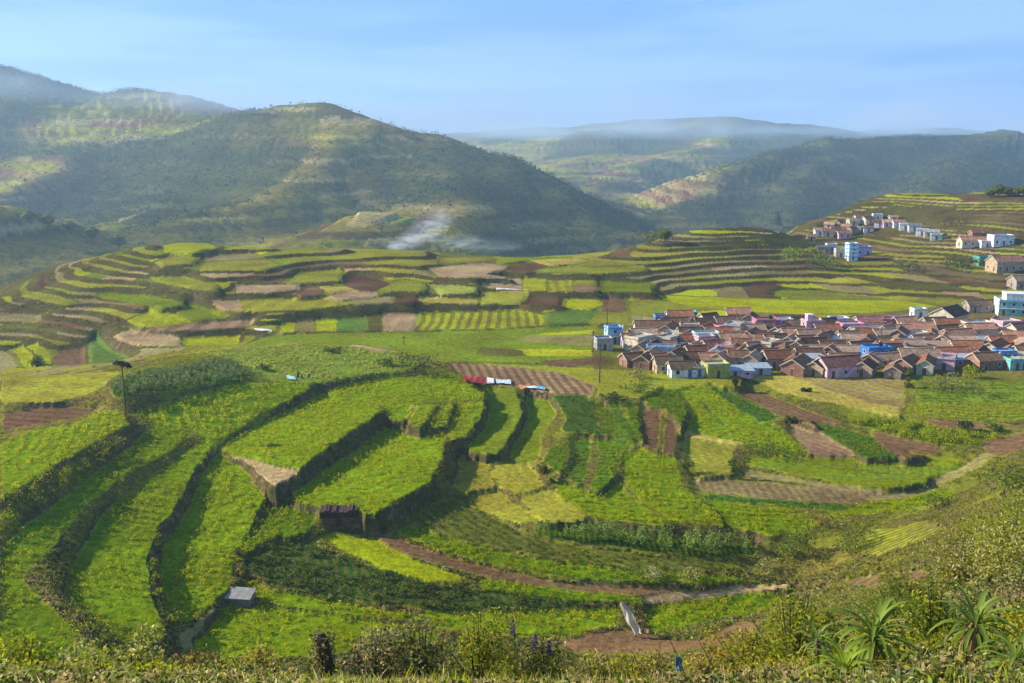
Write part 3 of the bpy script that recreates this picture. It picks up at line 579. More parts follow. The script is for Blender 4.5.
# --- far hills from ridge lines
def ridge(pts_, s, p=1.0, wob=0): return dict(P=np.array([at_d(*q) for q in pts_]), s=s, wob=wob)
RID = [ridge([(205,132,1750),(228,118,1700),(250,115,1650),(285,111,1600),(325,112,1550),(370,121,1500),(430,133,1450),(500,151,1380),(560,181,1300),(610,206,1230),(645,223,1180),(675,243,1150)], .50),
       ridge([(328,122,1550),(325,140,1380),(285,178,1200),(235,208,1060),(195,230,960)], .42),
       ridge([(430,133,1450),(470,175,1250),(480,215,1080),(470,240,960)], .42),
       ridge([(400,214,1010),(350,236,880),(310,256,780)], .35),
       ridge([(-260,60,2200),(-80,66,2150),(0,68,2100),(60,80,2050),(112,96,2000),(145,88,2000),(190,92,1950),(228,118,1850)], .42),
       ridge([(112,98,2000),(130,140,1750),(70,180,1450),(0,203,1250)], .36),
       ridge([(190,94,1950),(225,150,1600),(185,195,1300),(120,228,1050)], .36),
       ridge([(-20,72,2100),(-60,140,1600),(-120,200,1200)], .36),
       ridge([(-120,196,820),(-60,200,850),(0,209,880),(60,224,920),(110,238,960),(160,252,1000)], .34),
       ridge([(380,138,4600),(460,133,4500),(560,127,4300),(640,119,4200),(720,117,4100),(800,123,4100),(850,131,4000),(1200,128,4300)], .20),
       ridge([(640,120,4200),(600,150,3300),(560,168,2700),(540,185,2300)], .25),
       ridge([(760,122,4100),(690,150,3100),(610,178,2500),(600,200,2000)], .26),
       ridge([(1250,138,2600),(1080,139,2500),(1000,136,2400),(900,138,2350),(830,141,2250),(770,150,2100),(725,178,1850),(695,205,1650),(670,226,1480)], .42),
       ridge([(830,141,2250),(800,190,1750),(770,230,1400)], .38),
       ridge([(1000,136,2400),(960,170,1900),(930,210,1500)], .38)]
Xf, Yf = X[n_detail:], Y[n_detail:]
gul = fbm(Xf, Yf, 420, 5, 41); gul2 = fbm(Xf, Yf, 110, 4, 51)
wx = Xf+(fbm(Xf, Yf, 300, 3, 61)-.5)*120; wy = Yf+(fbm(Xf, Yf, 300, 3, 62)-.5)*120
Hf = np.full(Xf.shape, -1e3)
for rd in RID:
    P = rd['P']; best = np.full(Xf.shape, -1e4)
    for a, b in zip(P[:-1], P[1:]):
        d = b[:2]-a[:2]; L2 = (d**2).sum()
        t = np.clip(((wx-a[0])*d[0]+(wy-a[1])*d[1])/L2, 0, 1)
        dist = np.hypot(wx-a[0]-t*d[0], wy-a[1]-t*d[1])
        dist = np.sqrt(dist**2+28**2)-28
        v = a[2]+t*(b[2]-a[2])-rd['s']*dist*(1-.00012*np.minimum(dist, 1500))
        best = np.maximum(best, v)
    k_ = 9.
    mx_ = np.maximum(Hf, best); Hf = mx_+k_*np.log(np.exp((Hf-mx_)/k_)+np.exp((best-mx_)/k_))
Hf = Hf+(gul-.5)*46*sstep(700, 1500, RR[n_detail:])+(gul2-.5)*16*sstep(600, 1000, RR[n_detail:])
fl = -66+(gul-.5)*30
Hf = np.maximum(Hf, fl)+4*np.exp(-np.abs(Hf-fl)/6)
# hillside terracing on the far hills
lf = (Hf+(fbm(Xf, Yf, 150, 3, 91)-.5)*14)/5.5; ff = lf-np.floor(lf)
tmask = sstep(.42, .52, fbm(Xf, Yf, 380, 3, 95))
Hf = Hf+tmask*(sstep(0, .35, ff)-ff)*4.5
Hall = np.empty_like(X)
bl = sstep(60, 170, RR-CR[None, :])                          # 0 near, 1 far
Hall[:n_detail] = H[:n_detail]
Rb = RR[n_detail:n_near]; b2 = bl[n_detail:n_near]
# blend band between plateau and far hills
hn = H[n_detail:n_near]; hf = Hf[:n_near-n_detail]
Hall[n_detail:n_near] = hn*(1-b2)+np.maximum(hf, -80)*b2
Hall[n_near:] = Hf[n_near-n_detail:]
# before n_detail but beyond crest, far hills must also start (low ground)
b0 = bl[:n_detail]
Hall[:n_detail] = H[:n_detail]*(1-b0)+np.maximum(H[:n_detail], -66)*b0
H = Hall
def height(x, y):
    """bilinear ground height"""
    x = np.asarray(x, float); y = np.asarray(y, float)
    a = np.arctan2(x, y); r = np.hypot(x, y)
    fa = np.clip((a-AZ0)/(AZ1-AZ0)*(NA-1), 0, NA-1.001); fr_ = np.clip(np.interp(r, rr, np.arange(NR)), 0, NR-1.001)
    i = fr_.astype(int); j = fa.astype(int); u = fr_-i; v = fa-j
    return (H[i, j]*(1-v)+H[i, j+1]*v)*(1-u)+(H[i+1, j]*(1-v)+H[i+1, j+1]*v)*u
def hit(px, py, rmin=5.):
    """first ground point on a sight line"""
    dx, dy, dz = ray(px, py); h = math.hypot(dx, dy); a = math.atan2(dx, dy)
    r = rr[(rr > rmin)]; x = r*math.sin(a); y = r*math.cos(a); zl = CZ+dz/h*r
    g = height(x, y); b = np.nonzero(g > zl)[0]
    i = b[0] if len(b) else len(r)-1
    return x[i], y[i], g[i]
# --- colours
col = np.zeros((NR, NA, 3), np.float32); col2 = np.zeros_like(col); rowu = np.zeros((NR, NA), np.float32); rowa = np.zeros((NR, NA), np.float32)
def C3(n): return np.array(COL[n], np.float32)
# rough ground first
gn = fbm(X, Y, 9, 4, 101); gw = fbm(X, Y, 45, 3, 102)
base = C3('scrub')*.9*(1-gn[..., None])+(C3('grass')*.55+C3('green')*.35)*gn[..., None]
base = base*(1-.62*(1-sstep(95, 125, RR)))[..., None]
base = base*(1-.5*sstep(.55, .75, gw)[..., None])+C3('soil')*.5*sstep(.55, .75, gw)[..., None]
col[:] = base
# contour terraces: a palette cell by cell
pal = np.array([COL[c] for c in ('grass','olive','olive','lime','green','tan','khaki','brown','soil','bright','olive','khaki','grass','khaki','scrub')], np.float32)
pi = (hsh(cellid, 1.7)*len(pal)).astype(int) % len(pal)
pc = pal[pi]*(0.7+.4*hsh(cellid, 5.5))[..., None]
rh = (sstep(120, 190, Xn)*sstep(3, 9, B))[..., None]; pal2 = np.array([COL[c] for c in ('khaki','grass','brown','olive','tan','lime','grass','soil')], np.float32); pc = pc*(1-rh)+(pal2[(hsh(cellid, 8.7)*8).astype(int) % 8]*.95)*rh
pmix = (tw > .3)*(fr > .2)
col[:n_near] = np.where((pmix > 0)[..., None], pc, col[:n_near])
bank = ((pmix == 0) & (tw > .3) & (fr <= .2)) | ((FID < 0) & (gs > .22) & (Rn > 250) & (Rn < CR[None, :]+10)); bk = (C3('scrub')*.45*(.6+.8*fbm(Xn, Yn, 4, 2, 88))[..., None]+C3('brown')*.35*fbm(Xn, Yn, 9, 2, 89)[..., None])
col[:n_near] = np.where(bank[..., None], bk, col[:n_near])
# far hills
cf = col[n_detail:]; rf_ = RR[n_detail:]
woods_shade = sstep(.42, .56, fbm(Xf, Yf, 260, 4, 111)); plots = hsh(np.floor(lf)*13+np.floor(Xf/(60+50*hsh(np.floor(lf)))), 2.2)
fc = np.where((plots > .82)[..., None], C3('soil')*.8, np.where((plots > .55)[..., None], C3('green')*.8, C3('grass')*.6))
woods_shade = np.maximum(woods_shade, sstep(.19, .25, Xf/Yf)*sstep(1250, 1400, Yf)); tc_ = Xf/Yf-np.interp(Yf, [900, 960, 1060, 1200, 1380, 1560], [-.36, -.337, -.295, -.24, -.2, -.18])+(fbm(Xf, Yf, 60, 3, 141)-.5)*.03; inr = sstep(850, 930, Yf)*(1-sstep(1480, 1560, Yf)); sunny = sstep(-.012, .0, tc_)*(1-sstep(.03, .13, tc_))*inr; leftdark = sstep(-.14, -.10, tc_)*(1-sstep(-.02, -.008, tc_))*inr; woods_shade = np.maximum(woods_shade*(1-.9*sunny), leftdark*.6)  # shade of right ridge and left flank, sunlight on spur, painted through the cover
fc = fc*(1-.6*sunny[..., None])+(C3('khaki')*.5+C3('grass')*.4)*.6*sunny[..., None]  # sunlit spur painted as lighter, yellower cover
fc = fc*(tmask[..., None])+(1-tmask[..., None])*(C3('green')*.22+C3('scrub')*.42+C3('brown')*.12)
fc = fc*(.55+.9*hsh(np.floor(lf), 4.4))[..., None]*np.array([1.08, .92, .95])
fc = np.where(((plots > .3) & (plots < .42))[..., None], C3('khaki')*.9, fc)
fc = 1.3*fc*(.75+.5*fbm(Xf, Yf, 35, 3, 131))[..., None]
fc = fc*(1-woods_shade[..., None]*.75)+np.array([.028, .048, .022], np.float32)*woods_shade[..., None]*.75
bf = sstep(20, 60, rf_-CR[None, :])[..., None]
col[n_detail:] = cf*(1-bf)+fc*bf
for k, f in enumerate(FT):
    sl_ = fbox(f['W']); m = f['m'] & (FID[sl_] == k)
    cc = C3(f['col'])*(.82 if f['grp'] == G3 else 1)*((.45, .62, .35) if f['crop'] and f['crop'][0] >= .2 else (1, 1, 1)); t_ = (fbm(X[sl_], Y[sl_], 7, 3, 200+k)-.5)[..., None]  # ground beneath leafy crops darkened to paint the shadow between plants
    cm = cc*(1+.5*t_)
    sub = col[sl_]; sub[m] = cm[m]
    if f['rows']:
        ang, per, am, c2 = f['rows']; a = R(ang)
        if f['crop'] and .35 <= f['crop'][0] <= .6 and am < .45: per *= 1.45
        s2 = col2[sl_]; s2[m] = C3(c2)
        uu = ((X[sl_]-f['c'][0])*math.cos(a)+(Y[sl_]-f['c'][1])*math.sin(a))/per+(fbm(X[sl_], Y[sl_], 14, 3, 7)-.5)*(2.2 if f['crop'] and .35 <= f['crop'][0] <= .6 else .5)
        s3 = rowu[sl_]; s3[m] = uu[m]; s4 = rowa[sl_]; s4[m] = am
rim = (FID >= 0) & (blur(blur((FID >= 0).astype(float), 1, 4), 0, 1) < .80) & (Rn < 255)  # grassy field rim, lightened below so its lit edge is in the colour
rm_ = rim[..., None]*.75
col[:n_near] = col[:n_near]*(1-rm_)+C3('grass')*(.7+.5*fbm(Xn, Yn, 2.5, 2, 91))[..., None]*rm_
rowa[:n_near][rim] = 0
nz = rowa == 0; col2[nz] = col[nz]
# --- face ownership: field, its retaining wall, or plain ground
g_r = np.abs(np.gradient(H[:n_near], axis=0)/np.gradient(RR[:n_near], axis=0)); g_a = np.abs(np.gradient(H[:n_near], axis=1)/(np.gradient(AZ[:n_near], axis=1)*RR[:n_near]))
steep = np.hypot(g_r, g_a) > .38
OW = FID.copy(); OZ = np.where(have, Zf, -1e3)
WALL = np.full(FID.shape, -1, np.int32)
curid, curz = OW.copy(), OZ.copy()
for it in range(14):
    for ax, sh in ((0, 1), (0, -1), (1, 1), (1, -1)) + (((1, 3), (1, -3)) if it % 2 else ()):
        a_ = np.roll(curid, sh, ax); z_ = np.roll(curz, sh, ax)
        tk = (FID < 0) & steep & (a_ >= 0) & (z_ > curz) & (z_ > H[:n_near]-.3)
        curid[tk] = a_[tk]; curz[tk] = z_[tk]
WALL = np.where((FID < 0) & steep & (curid >= 0), curid, -1)
fown = FID[:-1, :-1].copy(); wown = WALL[:-1, :-1]
# faces of a drawn field that are themselves steep belong to its wall
cliff = (np.abs(H[1:n_near, :-1]-H[:n_near-1, :-1]) > .9) | (np.abs(H[:n_near-1, 1:]-H[:n_near-1, :-1]) > .7)
hi = np.maximum(np.maximum(FID[:-1, :-1]*0+np.where(FID[:-1, :-1] >= 0, FID[:-1, :-1], -1), -1), -1)
wsel = (fown >= 0) & cliff
code = np.full((NR-1, NA-1), -1, np.int32)                 # -1 ground, 2k field, 2k+1 wall
cn = np.where(fown >= 0, fown*2, np.where(wown >= 0, wown*2+1, -1)); cn = np.where(wsel, fown*2+1, cn)
code[:n_near-1] = cn
idx = np.arange(NR*NA).reshape(NR, NA)
quad = np.stack([idx[:-1, :-1], idx[:-1, 1:], idx[1:, 1:], idx[1:, :-1]], -1).reshape(-1, 4)
cf_ = code.ravel()
VX = np.stack([X, Y, H], -1).reshape(-1, 3)
def terrain_obj(name, faces, mat, parent=None, smooth=True):
    used, inv = np.unique(faces, return_inverse=True)
    return np_mesh(name, VX[used], inv.reshape(faces.shape), mat, parent,
                   dict(col=col.reshape(-1, 3)[used], col2=col2.reshape(-1, 3)[used], rowu=rowu.ravel()[used], rowa=rowa.ravel()[used]), smooth)
rowidx = np.repeat(np.arange(NR-1), NA-1)
srt = np.argsort(cf_, kind='stable'); cs = cf_[srt]
FOBJ = {}
def components(ij):
    """connected groups among grid cells ij (n,2); returns labels"""
    i0, j0 = ij.min(0); g = np.full((ij[:, 0].max()-i0+3, ij[:, 1].max()-j0+3), 0, np.int64)
    g[ij[:, 0]-i0+1, ij[:, 1]-j0+1] = np.arange(1, len(ij)+1); m_ = g > 0
    for _ in range(4000):
        h = g.copy()
        for ax, sh in ((0, 1), (0, -1), (1, 1), (1, -1)): h = np.maximum(h, np.roll(g, sh, ax))
        h = np.where(m_, h, 0)
        # run-length jumps along rows speed the spread up
        if (h == g).all(): break
        g = h
    return g[ij[:, 0]-i0+1, ij[:, 1]-j0+1]
WALLS = []; spare = []
for k, f in enumerate(FT):
    a, b = np.searchsorted(cs, [2*k, 2*k+1]); c_ = np.searchsorted(cs, 2*k+2)
    if b-a >= 4:
        o = terrain_obj(f['name'], quad[srt[a:b]], M_ground)
        tag(o, f['label'], {'crop_field':'field','ploughed_field':'field','stubble_field':'field','bare_patch':'bare ground','footpath':'path','dirt_track':'track'}.get(f['name'], f['name'].replace('_', ' ')), f['grp'], 'structure')
        FOBJ[k] = o
    if c_ > b:
        fc_ = srt[b:c_]; ij = np.stack([fc_//(NA-1), fc_ % (NA-1)], 1); cl = components(ij)
        ids, cnt = np.unique(cl, return_counts=True); big = ids[np.argmax(cnt)]
        if cnt.max() > 60:
            sel = fc_[cl == big]
            o = terrain_obj('retaining_wall', quad[sel], M_ground)
            tag(o, 'bank holding up the '+' '.join(f['label'].split()[:11]), 'terrace wall', 'earth and stone banks between the terraces'); WALLS.append((k, sel))
            spare.append(fc_[cl != big])
        else: spare.append(fc_)
gsel = np.zeros(len(quad), bool); gsel[cf_ == -1] = True
for q_ in spare: gsel[q_] = True
tag(terrain_obj('ground', quad[gsel & (rowidx < n_detail)], M_ground), kind='structure')
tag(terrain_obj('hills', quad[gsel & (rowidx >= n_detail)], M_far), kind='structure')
# ------------------------------------------------------------------ haze: one even body of air round everything
hv = bpy.data.meshes.new('haze')
hx, hy0, hy1, hz0, hz1 = 6400, -300, 6400, -120, 420
hv.from_pydata([(-hx,hy0,hz0),(hx,hy0,hz0),(hx,hy1,hz0),(-hx,hy1,hz0),(-hx,hy0,hz1),(hx,hy0,hz1),(hx,hy1,hz1),(-hx,hy1,hz1)], [],
               [(0,3,2,1),(4,5,6,7),(0,1,5,4),(1,2,6,5),(2,3,7,6),(3,0,4,7)])
ho = bpy.data.objects.new('haze', hv); C.objects.link(ho); tag(ho, kind='stuff')
mh, th = newmat('haze'); pv = N(th, 'ShaderNodeVolumePrincipled'); pv.inputs['Color'].default_value = (.52, .76, 1, 1)
pv.inputs['Density'].default_value = .000165; pv.inputs['Anisotropy'].default_value = .25
oh = N(th, 'ShaderNodeOutputMaterial'); th.links.new(pv.outputs[0], oh.inputs['Volume']); hv.materials.append(mh)

# low cloud brushing the far crests
mv = bpy.data.meshes.new('mist'); mv.from_pydata([(-3200,1350,60),(3200,1350,60),(3200,4900,60),(-3200,4900,60),(-3200,1350,330),(3200,1350,330),(3200,4900,330),(-3200,4900,330)], [], [(0,3,2,1),(4,5,6,7),(0,1,5,4),(1,2,6,5),(2,3,7,6),(3,0,4,7)])
mo = bpy.data.objects.new('mist', mv); C.objects.link(mo); tag(mo, kind='stuff')
mm, tm = newmat('mist'); pv = N(tm, 'ShaderNodeVolumePrincipled'); pv.inputs['Color'].default_value = (.60, .78, 1, 1); K = tm.links.new
g = N(tm, 'ShaderNodeTexCoord'); n1 = N(tm, 'ShaderNodeTexNoise'); n1.inputs['Scale'].default_value = .0035; n1.inputs['Detail'].default_value = 3
sx = N(tm, 'ShaderNodeSeparateXYZ'); K(g.outputs['Object'], n1.inputs[0]); K(g.outputs['Object'], sx.inputs[0])
a1 = N(tm, 'ShaderNodeMapRange', interpolation_type='SMOOTHSTEP'); a1.inputs[1].default_value = .46; a1.inputs[2].default_value = .68; K(n1.outputs[0], a1.inputs[0])
# the layer hangs at crest height, which rises to the left
xm = N(tm, 'ShaderNodeMapRange'); xm.inputs[1].default_value = -1200; xm.inputs[2].default_value = -250; xm.inputs[3].default_value = 200; xm.inputs[4].default_value = 124; K(sx.outputs['X'], xm.inputs[0])
df = N(tm, 'ShaderNodeMath', operation='SUBTRACT'); K(sx.outputs['Z'], df.inputs[0]); K(xm.outputs[0], df.inputs[1])
ab = N(tm, 'ShaderNodeMath', operation='ABSOLUTE'); K(df.outputs[0], ab.inputs[0])
a2 = N(tm, 'ShaderNodeMapRange', interpolation_type='SMOOTHSTEP'); a2.inputs[1].default_value = 38; a2.inputs[2].default_value = 0; K(ab.outputs[0], a2.inputs[0])
m1 = N(tm, 'ShaderNodeMath', operation='MULTIPLY'); K(a1.outputs[0], m1.inputs[0]); K(a2.outputs[0], m1.inputs[1])
m2 = N(tm, 'ShaderNodeMath', operation='MULTIPLY'); m2.inputs[1].default_value = .0030; K(m1.outputs[0], m2.inputs[0]); K(m2.outputs[0], pv.inputs['Density'])
om = N(tm, 'ShaderNodeOutputMaterial'); K(pv.outputs[0], om.inputs['Volume']); mv.materials.append(mm)
# ------------------------------------------------------------------ foliage made of many small leaves
class Leaves:
    def __init__(s): s.V = []; s.F = []; s.C = []; s.n = 0
    def add(s, ctr, size, colr, up=.5, aspect=.5, vary=.3, axis=None, warm=.08):
        """ctr (n,3); size float/array; colr (3,)|(n,3); one diamond leaf each"""
        n = len(ctr)
        if n == 0: return
        nrm = rng.normal(size=(n, 3)); nrm[:, 2] = np.abs(nrm[:, 2])+up*1.5; nrm /= np.linalg.norm(nrm, axis=1, keepdims=True)
        a = rng.normal(size=(n, 3)) if axis is None else axis+rng.normal(size=(n, 3))*.35
        a -= (a*nrm).sum(1, keepdims=True)*nrm; a /= np.linalg.norm(a, axis=1, keepdims=True)+1e-9
        b = np.cross(nrm, a); sz = (np.asarray(size)*rng.uniform(.65, 1.3, n))[:, None]
        q = np.stack([ctr-a*sz*.5, ctr+b*sz*aspect*.5, ctr+a*sz*.5-nrm*sz*.08, ctr-b*sz*aspect*.5], 1)
        s.V.append(q.reshape(-1, 3)); s.F.append(np.arange(n*4).reshape(n, 4)+s.n); s.n += 4*n
        c = np.broadcast_to(np.asarray(colr, float), (n, 3))*rng.uniform(1-vary, 1+vary, (n, 1))
        c = c*np.stack([1+rng.uniform(-warm, warm*1.6, n), np.ones(n), np.ones(n)], 1)
        s.C.append(np.repeat(c, 4, 0))
    def build(s, name, parent=None, mat=None):
        if not s.n: return None
        return np_mesh(name, np.concatenate(s.V), np.concatenate(s.F), mat or M_leaf, parent, dict(col=np.clip(np.concatenate(s.C), 0, 1)))
def clump(P, r, h, k):
    """k leaf centres in the upper shell of a mound at each of P; r,h arrays or floats"""
    n = len(P); r = np.broadcast_to(r, n); h = np.broadcast_to(h, n)
    u = rng.uniform(0, 2*np.pi, (n, k)); ph = np.arccos(rng.uniform(-.1, 1, (n, k))); rad = rng.uniform(.6, 1.05, (n, k))
    x = P[:, None, 0]+r[:, None]*rad*np.sin(ph)*np.cos(u); y = P[:, None, 1]+r[:, None]*rad*np.sin(ph)*np.sin(u)
    z = P[:, None, 2]+h[:, None]*(.1+.9*rad*np.cos(ph)).clip(0.03)
    return np.stack([x, y, z], -1).reshape(-1, 3)
CROPN = {'tall_crop': 'tall_crop_plants', 'grass_lane': 'lane_grass', 'potato_field': 'potato_plants', 'row_crop': 'row_crop_plants', 'garden_plot': 'garden_plants'}
for k, f in enumerate(FT):
    if not f['crop'] or k not in FOBJ: continue
    hgt, cn_ = f['crop']; W = f['W']; far = f['c'][1] > 235
    x0, y0 = W[:, 0].min(), W[:, 1].min(); x1, y1 = W[:, 0].max(), W[:, 1].max()
    sp = {True: 1.0, False: .66}[far] if hgt < 1 else .62
    if hgt < .2: sp = .8
    if hgt >= 2: sp = .9
    if f['name'] == 'potato_field': sp = .62
    n = int((x1-x0)*(y1-y0)/sp**2)
    x = rng.uniform(x0, x1, n); y = rng.uniform(y0, y1, n)
    a = np.arctan2(x, y); r = np.hypot(x, y)
    jj_ = np.clip(((a-AZ0)/(AZ1-AZ0)*(NA-1)).round().astype(int), 0, NA-2); ii_ = np.clip(np.searchsorted(rr, r), 0, n_near-2)
    ok = (FID[ii_, jj_] == k) & (np.abs(a) < R(34)) & (fown[ii_, jj_] == k) & (code[ii_, jj_] == 2*k)
    if f['rows'] and f['rows'][2] >= .2 and hgt < 2:
        uu = rowu[ii_, jj_]; frc = uu-np.floor(uu); ok &= (frc > .45) | (rng.random(n) < (.12 if f['rows'][2] > .6 else .16))
    ok &= fbm(x, y, 2.6, 2, 310+k) > .36
    ok &= (~rim[ii_, jj_]) | (rng.random(n) < .25)
    x, y = x[ok], y[ok]
    z = height(x, y); P = np.stack([x, y, z], 1); L_ = Leaves(); cc = np.array(COL[cn_])
    pn = fbm(x, y, 6, 3, 300+k)
    cv = cc*(.55+.6*pn+.5*rng.random(len(pn)))[:, None]
    if hgt >= 2:
        for t_ in range(3):
            ax = np.stack([rng.normal(size=len(P))*.5, rng.normal(size=len(P))*.5, np.ones(len(P))], 1)
            q = P+np.stack([rng.normal(size=len(P))*.2, rng.normal(size=len(P))*.2, hgt*rng.uniform(.35, .8, len(P))], 1)
            L_.add(q, hgt*.4, cv, up=-.3, aspect=.16, axis=ax)
        kk = 16; q = clump(P+np.array([0, 0, hgt*.25]), .5, hgt*rng.uniform(.45, .9, len(P)), kk); L_.add(q, .5, np.repeat(cv, kk, 0), up=.2, aspect=.4)
    elif hgt >= .7:
        kk = 16; q = clump(P, .5, hgt*rng.uniform(.7, 1.2, len(P)), kk); L_.add(q, .36, np.repeat(cv, kk, 0), up=.3, aspect=.6)
    elif hgt >= .2:
        kk = 13 if not far else 7; q = clump(P, sp*.52, hgt*rng.uniform(.6, 1.5, len(P))*(.6+1.1*pn), kk); L_.add(q, .25 if not far else .4, np.repeat(cv, kk, 0), up=.25, aspect=.55, vary=.2, warm=.06)
    else:
        kk = 4; q = clump(P, .4, hgt, kk); L_.add(q, .2, np.repeat(cv, kk, 0), up=.4, aspect=.35)
    o = L_.build(CROPN.get(f['name'], 'crop_plants'))
    if o: tag(o, kind='stuff')
# --- scrub, grass tufts and creepers on the banks (near ones), and rough hedges on the far terrace edges
def scrub_on(cells, dens, r, h, size, colr, k_, L_, lift=0.):
    q4 = VX[quad[cells]]; A_ = q4[:, 0]; B_ = q4[:, 1]-q4[:, 0]; D_ = q4[:, 3]-q4[:, 0]
    area = np.linalg.norm(np.cross(B_, D_), axis=1); cnt = rng.poisson(area*dens); idx_ = np.repeat(np.arange(len(cells)), cnt)
    if len(idx_) == 0: return
    P = A_[idx_]+B_[idx_]*rng.random((len(idx_), 1))+D_[idx_]*rng.random((len(idx_), 1)); P[:, 2] += lift-.1
    nn = fbm(P[:, 0], P[:, 1], 5, 2, 401); keep = nn > rng.uniform(.3, .62, len(P)); P = P[keep]; nn = nn[keep]
    if len(P) == 0: return
    s_ = rng.uniform(.5, 1.4, len(P)); cc = np.array([COL[c] for c in colr])[rng.integers(0, len(colr), len(P))]
    L_.add(clump(P, r*s_, h*s_, k_), size, np.repeat(cc, k_, 0), up=.1, aspect=.5)
Lb = Leaves(); Lg = Leaves()
for k, sel in WALLS:
    d_ = FT[k]['c'][1]
    if FT[k]['grp'] == G1 or d_ < 215: scrub_on(sel, .75, .5, .6, .26, ('scrub', 'dark', 'scrub', 'khaki', 'scrub'), 9, Lb)
    elif d_ < 300: scrub_on(sel, .25, .6, .6, .38, ('scrub', 'dark'), 8, Lb)
    else: scrub_on(sel, .10, .9, .9, .6, ('scrub', 'dark', 'green'), 8, Lg)
tag(Lb.build('bank_scrub'), kind='stuff')
# far terrace edges
gfull = np.hypot(np.gradient(H[:n_near], axis=0)/np.gradient(RR[:n_near], axis=0), np.gradient(H[:n_near], axis=1)/(np.gradient(AZ[:n_near], axis=1)*RR[:n_near]))
mfar = (gfull > .42) & (Rn > 262) & (Rn < CR[None, :]+20) & (tw > .2) & (FID < 0)
ci = np.nonzero(mfar[:-1, :-1]); cells = ci[0]*(NA-1)+ci[1]; cells = cells[ci[0] < NR-2]
scrub_on(cells, .10, 1.0, 1.1, .75, ('scrub', 'dark', 'green', 'scrub'), 9, Lg)
tag(Lg.build('terrace_edge_scrub'), kind='stuff')
# wooded slopes of the far hills: separate leafy crowns, far too many to count
Lw = Leaves()
n = 42000
rw = np.sqrt(rng.uniform(520**2, 2600**2, n)); aw = rng.uniform(R(-33), R(33), n); xw = rw*np.sin(aw); yw = rw*np.cos(aw)
dens = sstep(.40, .56, fbm(xw, yw, 260, 4, 111)); dens = np.maximum(dens, sstep(.19, .25, xw/yw)*sstep(1250, 1400, yw))*(1-.7*sstep(-.38, -.32, xw/yw)*(1-sstep(-.17, -.12, xw/yw))); ok = (rng.random(n) < (.10+.8*dens)*np.where(rw < 1000, .35, 1)) & (rw > np.interp(aw, az, CR)+60); xw, yw, rw = xw[ok], yw[ok], rw[ok]  # dark crowns crowded on the right ridge to carry its shade, lit spur thinned
zw = height(xw, yw); Pw = np.stack([xw, yw, zw], 1); s_ = rng.uniform(2., 4.5, len(Pw))*(.8+rw/4000)
cc = np.array([(.03, .055, .02), (.05, .075, .022), (.022, .04, .018), (.07, .09, .03)])[rng.integers(0, 4, len(Pw))]
kk = 7; Lw.add(clump(Pw, s_, s_*1.3, kk), 2.6*(1+0*s_).repeat(kk), np.repeat(cc, kk, 0), up=.4, aspect=.8, vary=.3)
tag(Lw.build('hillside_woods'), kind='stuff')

# weedy verges on everything between the plots
Lv = Leaves(); n = 130000; a = rng.uniform(R(-31), R(31), n); r = np.sqrt(rng.uniform(90**2, 262**2, n)); x = r*np.sin(a); y = r*np.cos(a)
ii_ = np.clip(np.searchsorted(rr, r), 0, n_near-2); jj_ = np.clip(((a-AZ0)/(AZ1-AZ0)*(NA-1)).round().astype(int), 0, NA-2)
z = height(x, y); vx, vy = proj(x, y, z); pn = fbm(x, y, 6, 3, 601)
ok = (FID[ii_, jj_] < 0) & (pn > .40) & ~((vx > 600) & (vy < 376)); P = np.stack([x, y, z], 1)[ok]; pn = pn[ok]
cc = np.array([COL[c] for c in ('green', 'grass', 'scrub', 'lush', 'green', 'khaki')])[np.clip(((pn-.4)*3+rng.random(len(P))*.7)*6, 0, 5).astype(int)]
s_ = rng.uniform(.3, 1.1, len(P)); kk = 8; Lv.add(clump(P, .5*s_, .55*s_, kk), .30, np.repeat(cc, kk, 0), up=.1, aspect=.4); tag(Lv.build('verge_weeds'), kind='stuff')
# leafy plants crowding the foot of the big left-hand walls
Lh = Leaves()
for lab_, w0 in (('uppermost bright', 1.2), ('second terrace', 1.25), ('third terrace', .7)):
    for k, sel in WALLS:
        if lab_ in FT[k]['label']: scrub_on(sel, .42*w0, .7*w0, 1.2*w0, .34, ('dark', 'green', 'lush', 'scrub'), 24, Lh, .7); scrub_on(sel, .3*w0, .7*w0, 1.1*w0, .34, ('green', 'lush', 'grass'), 22, Lh, 1.1)
tag(Lh.build('wall_foot_plants'), kind='stuff')
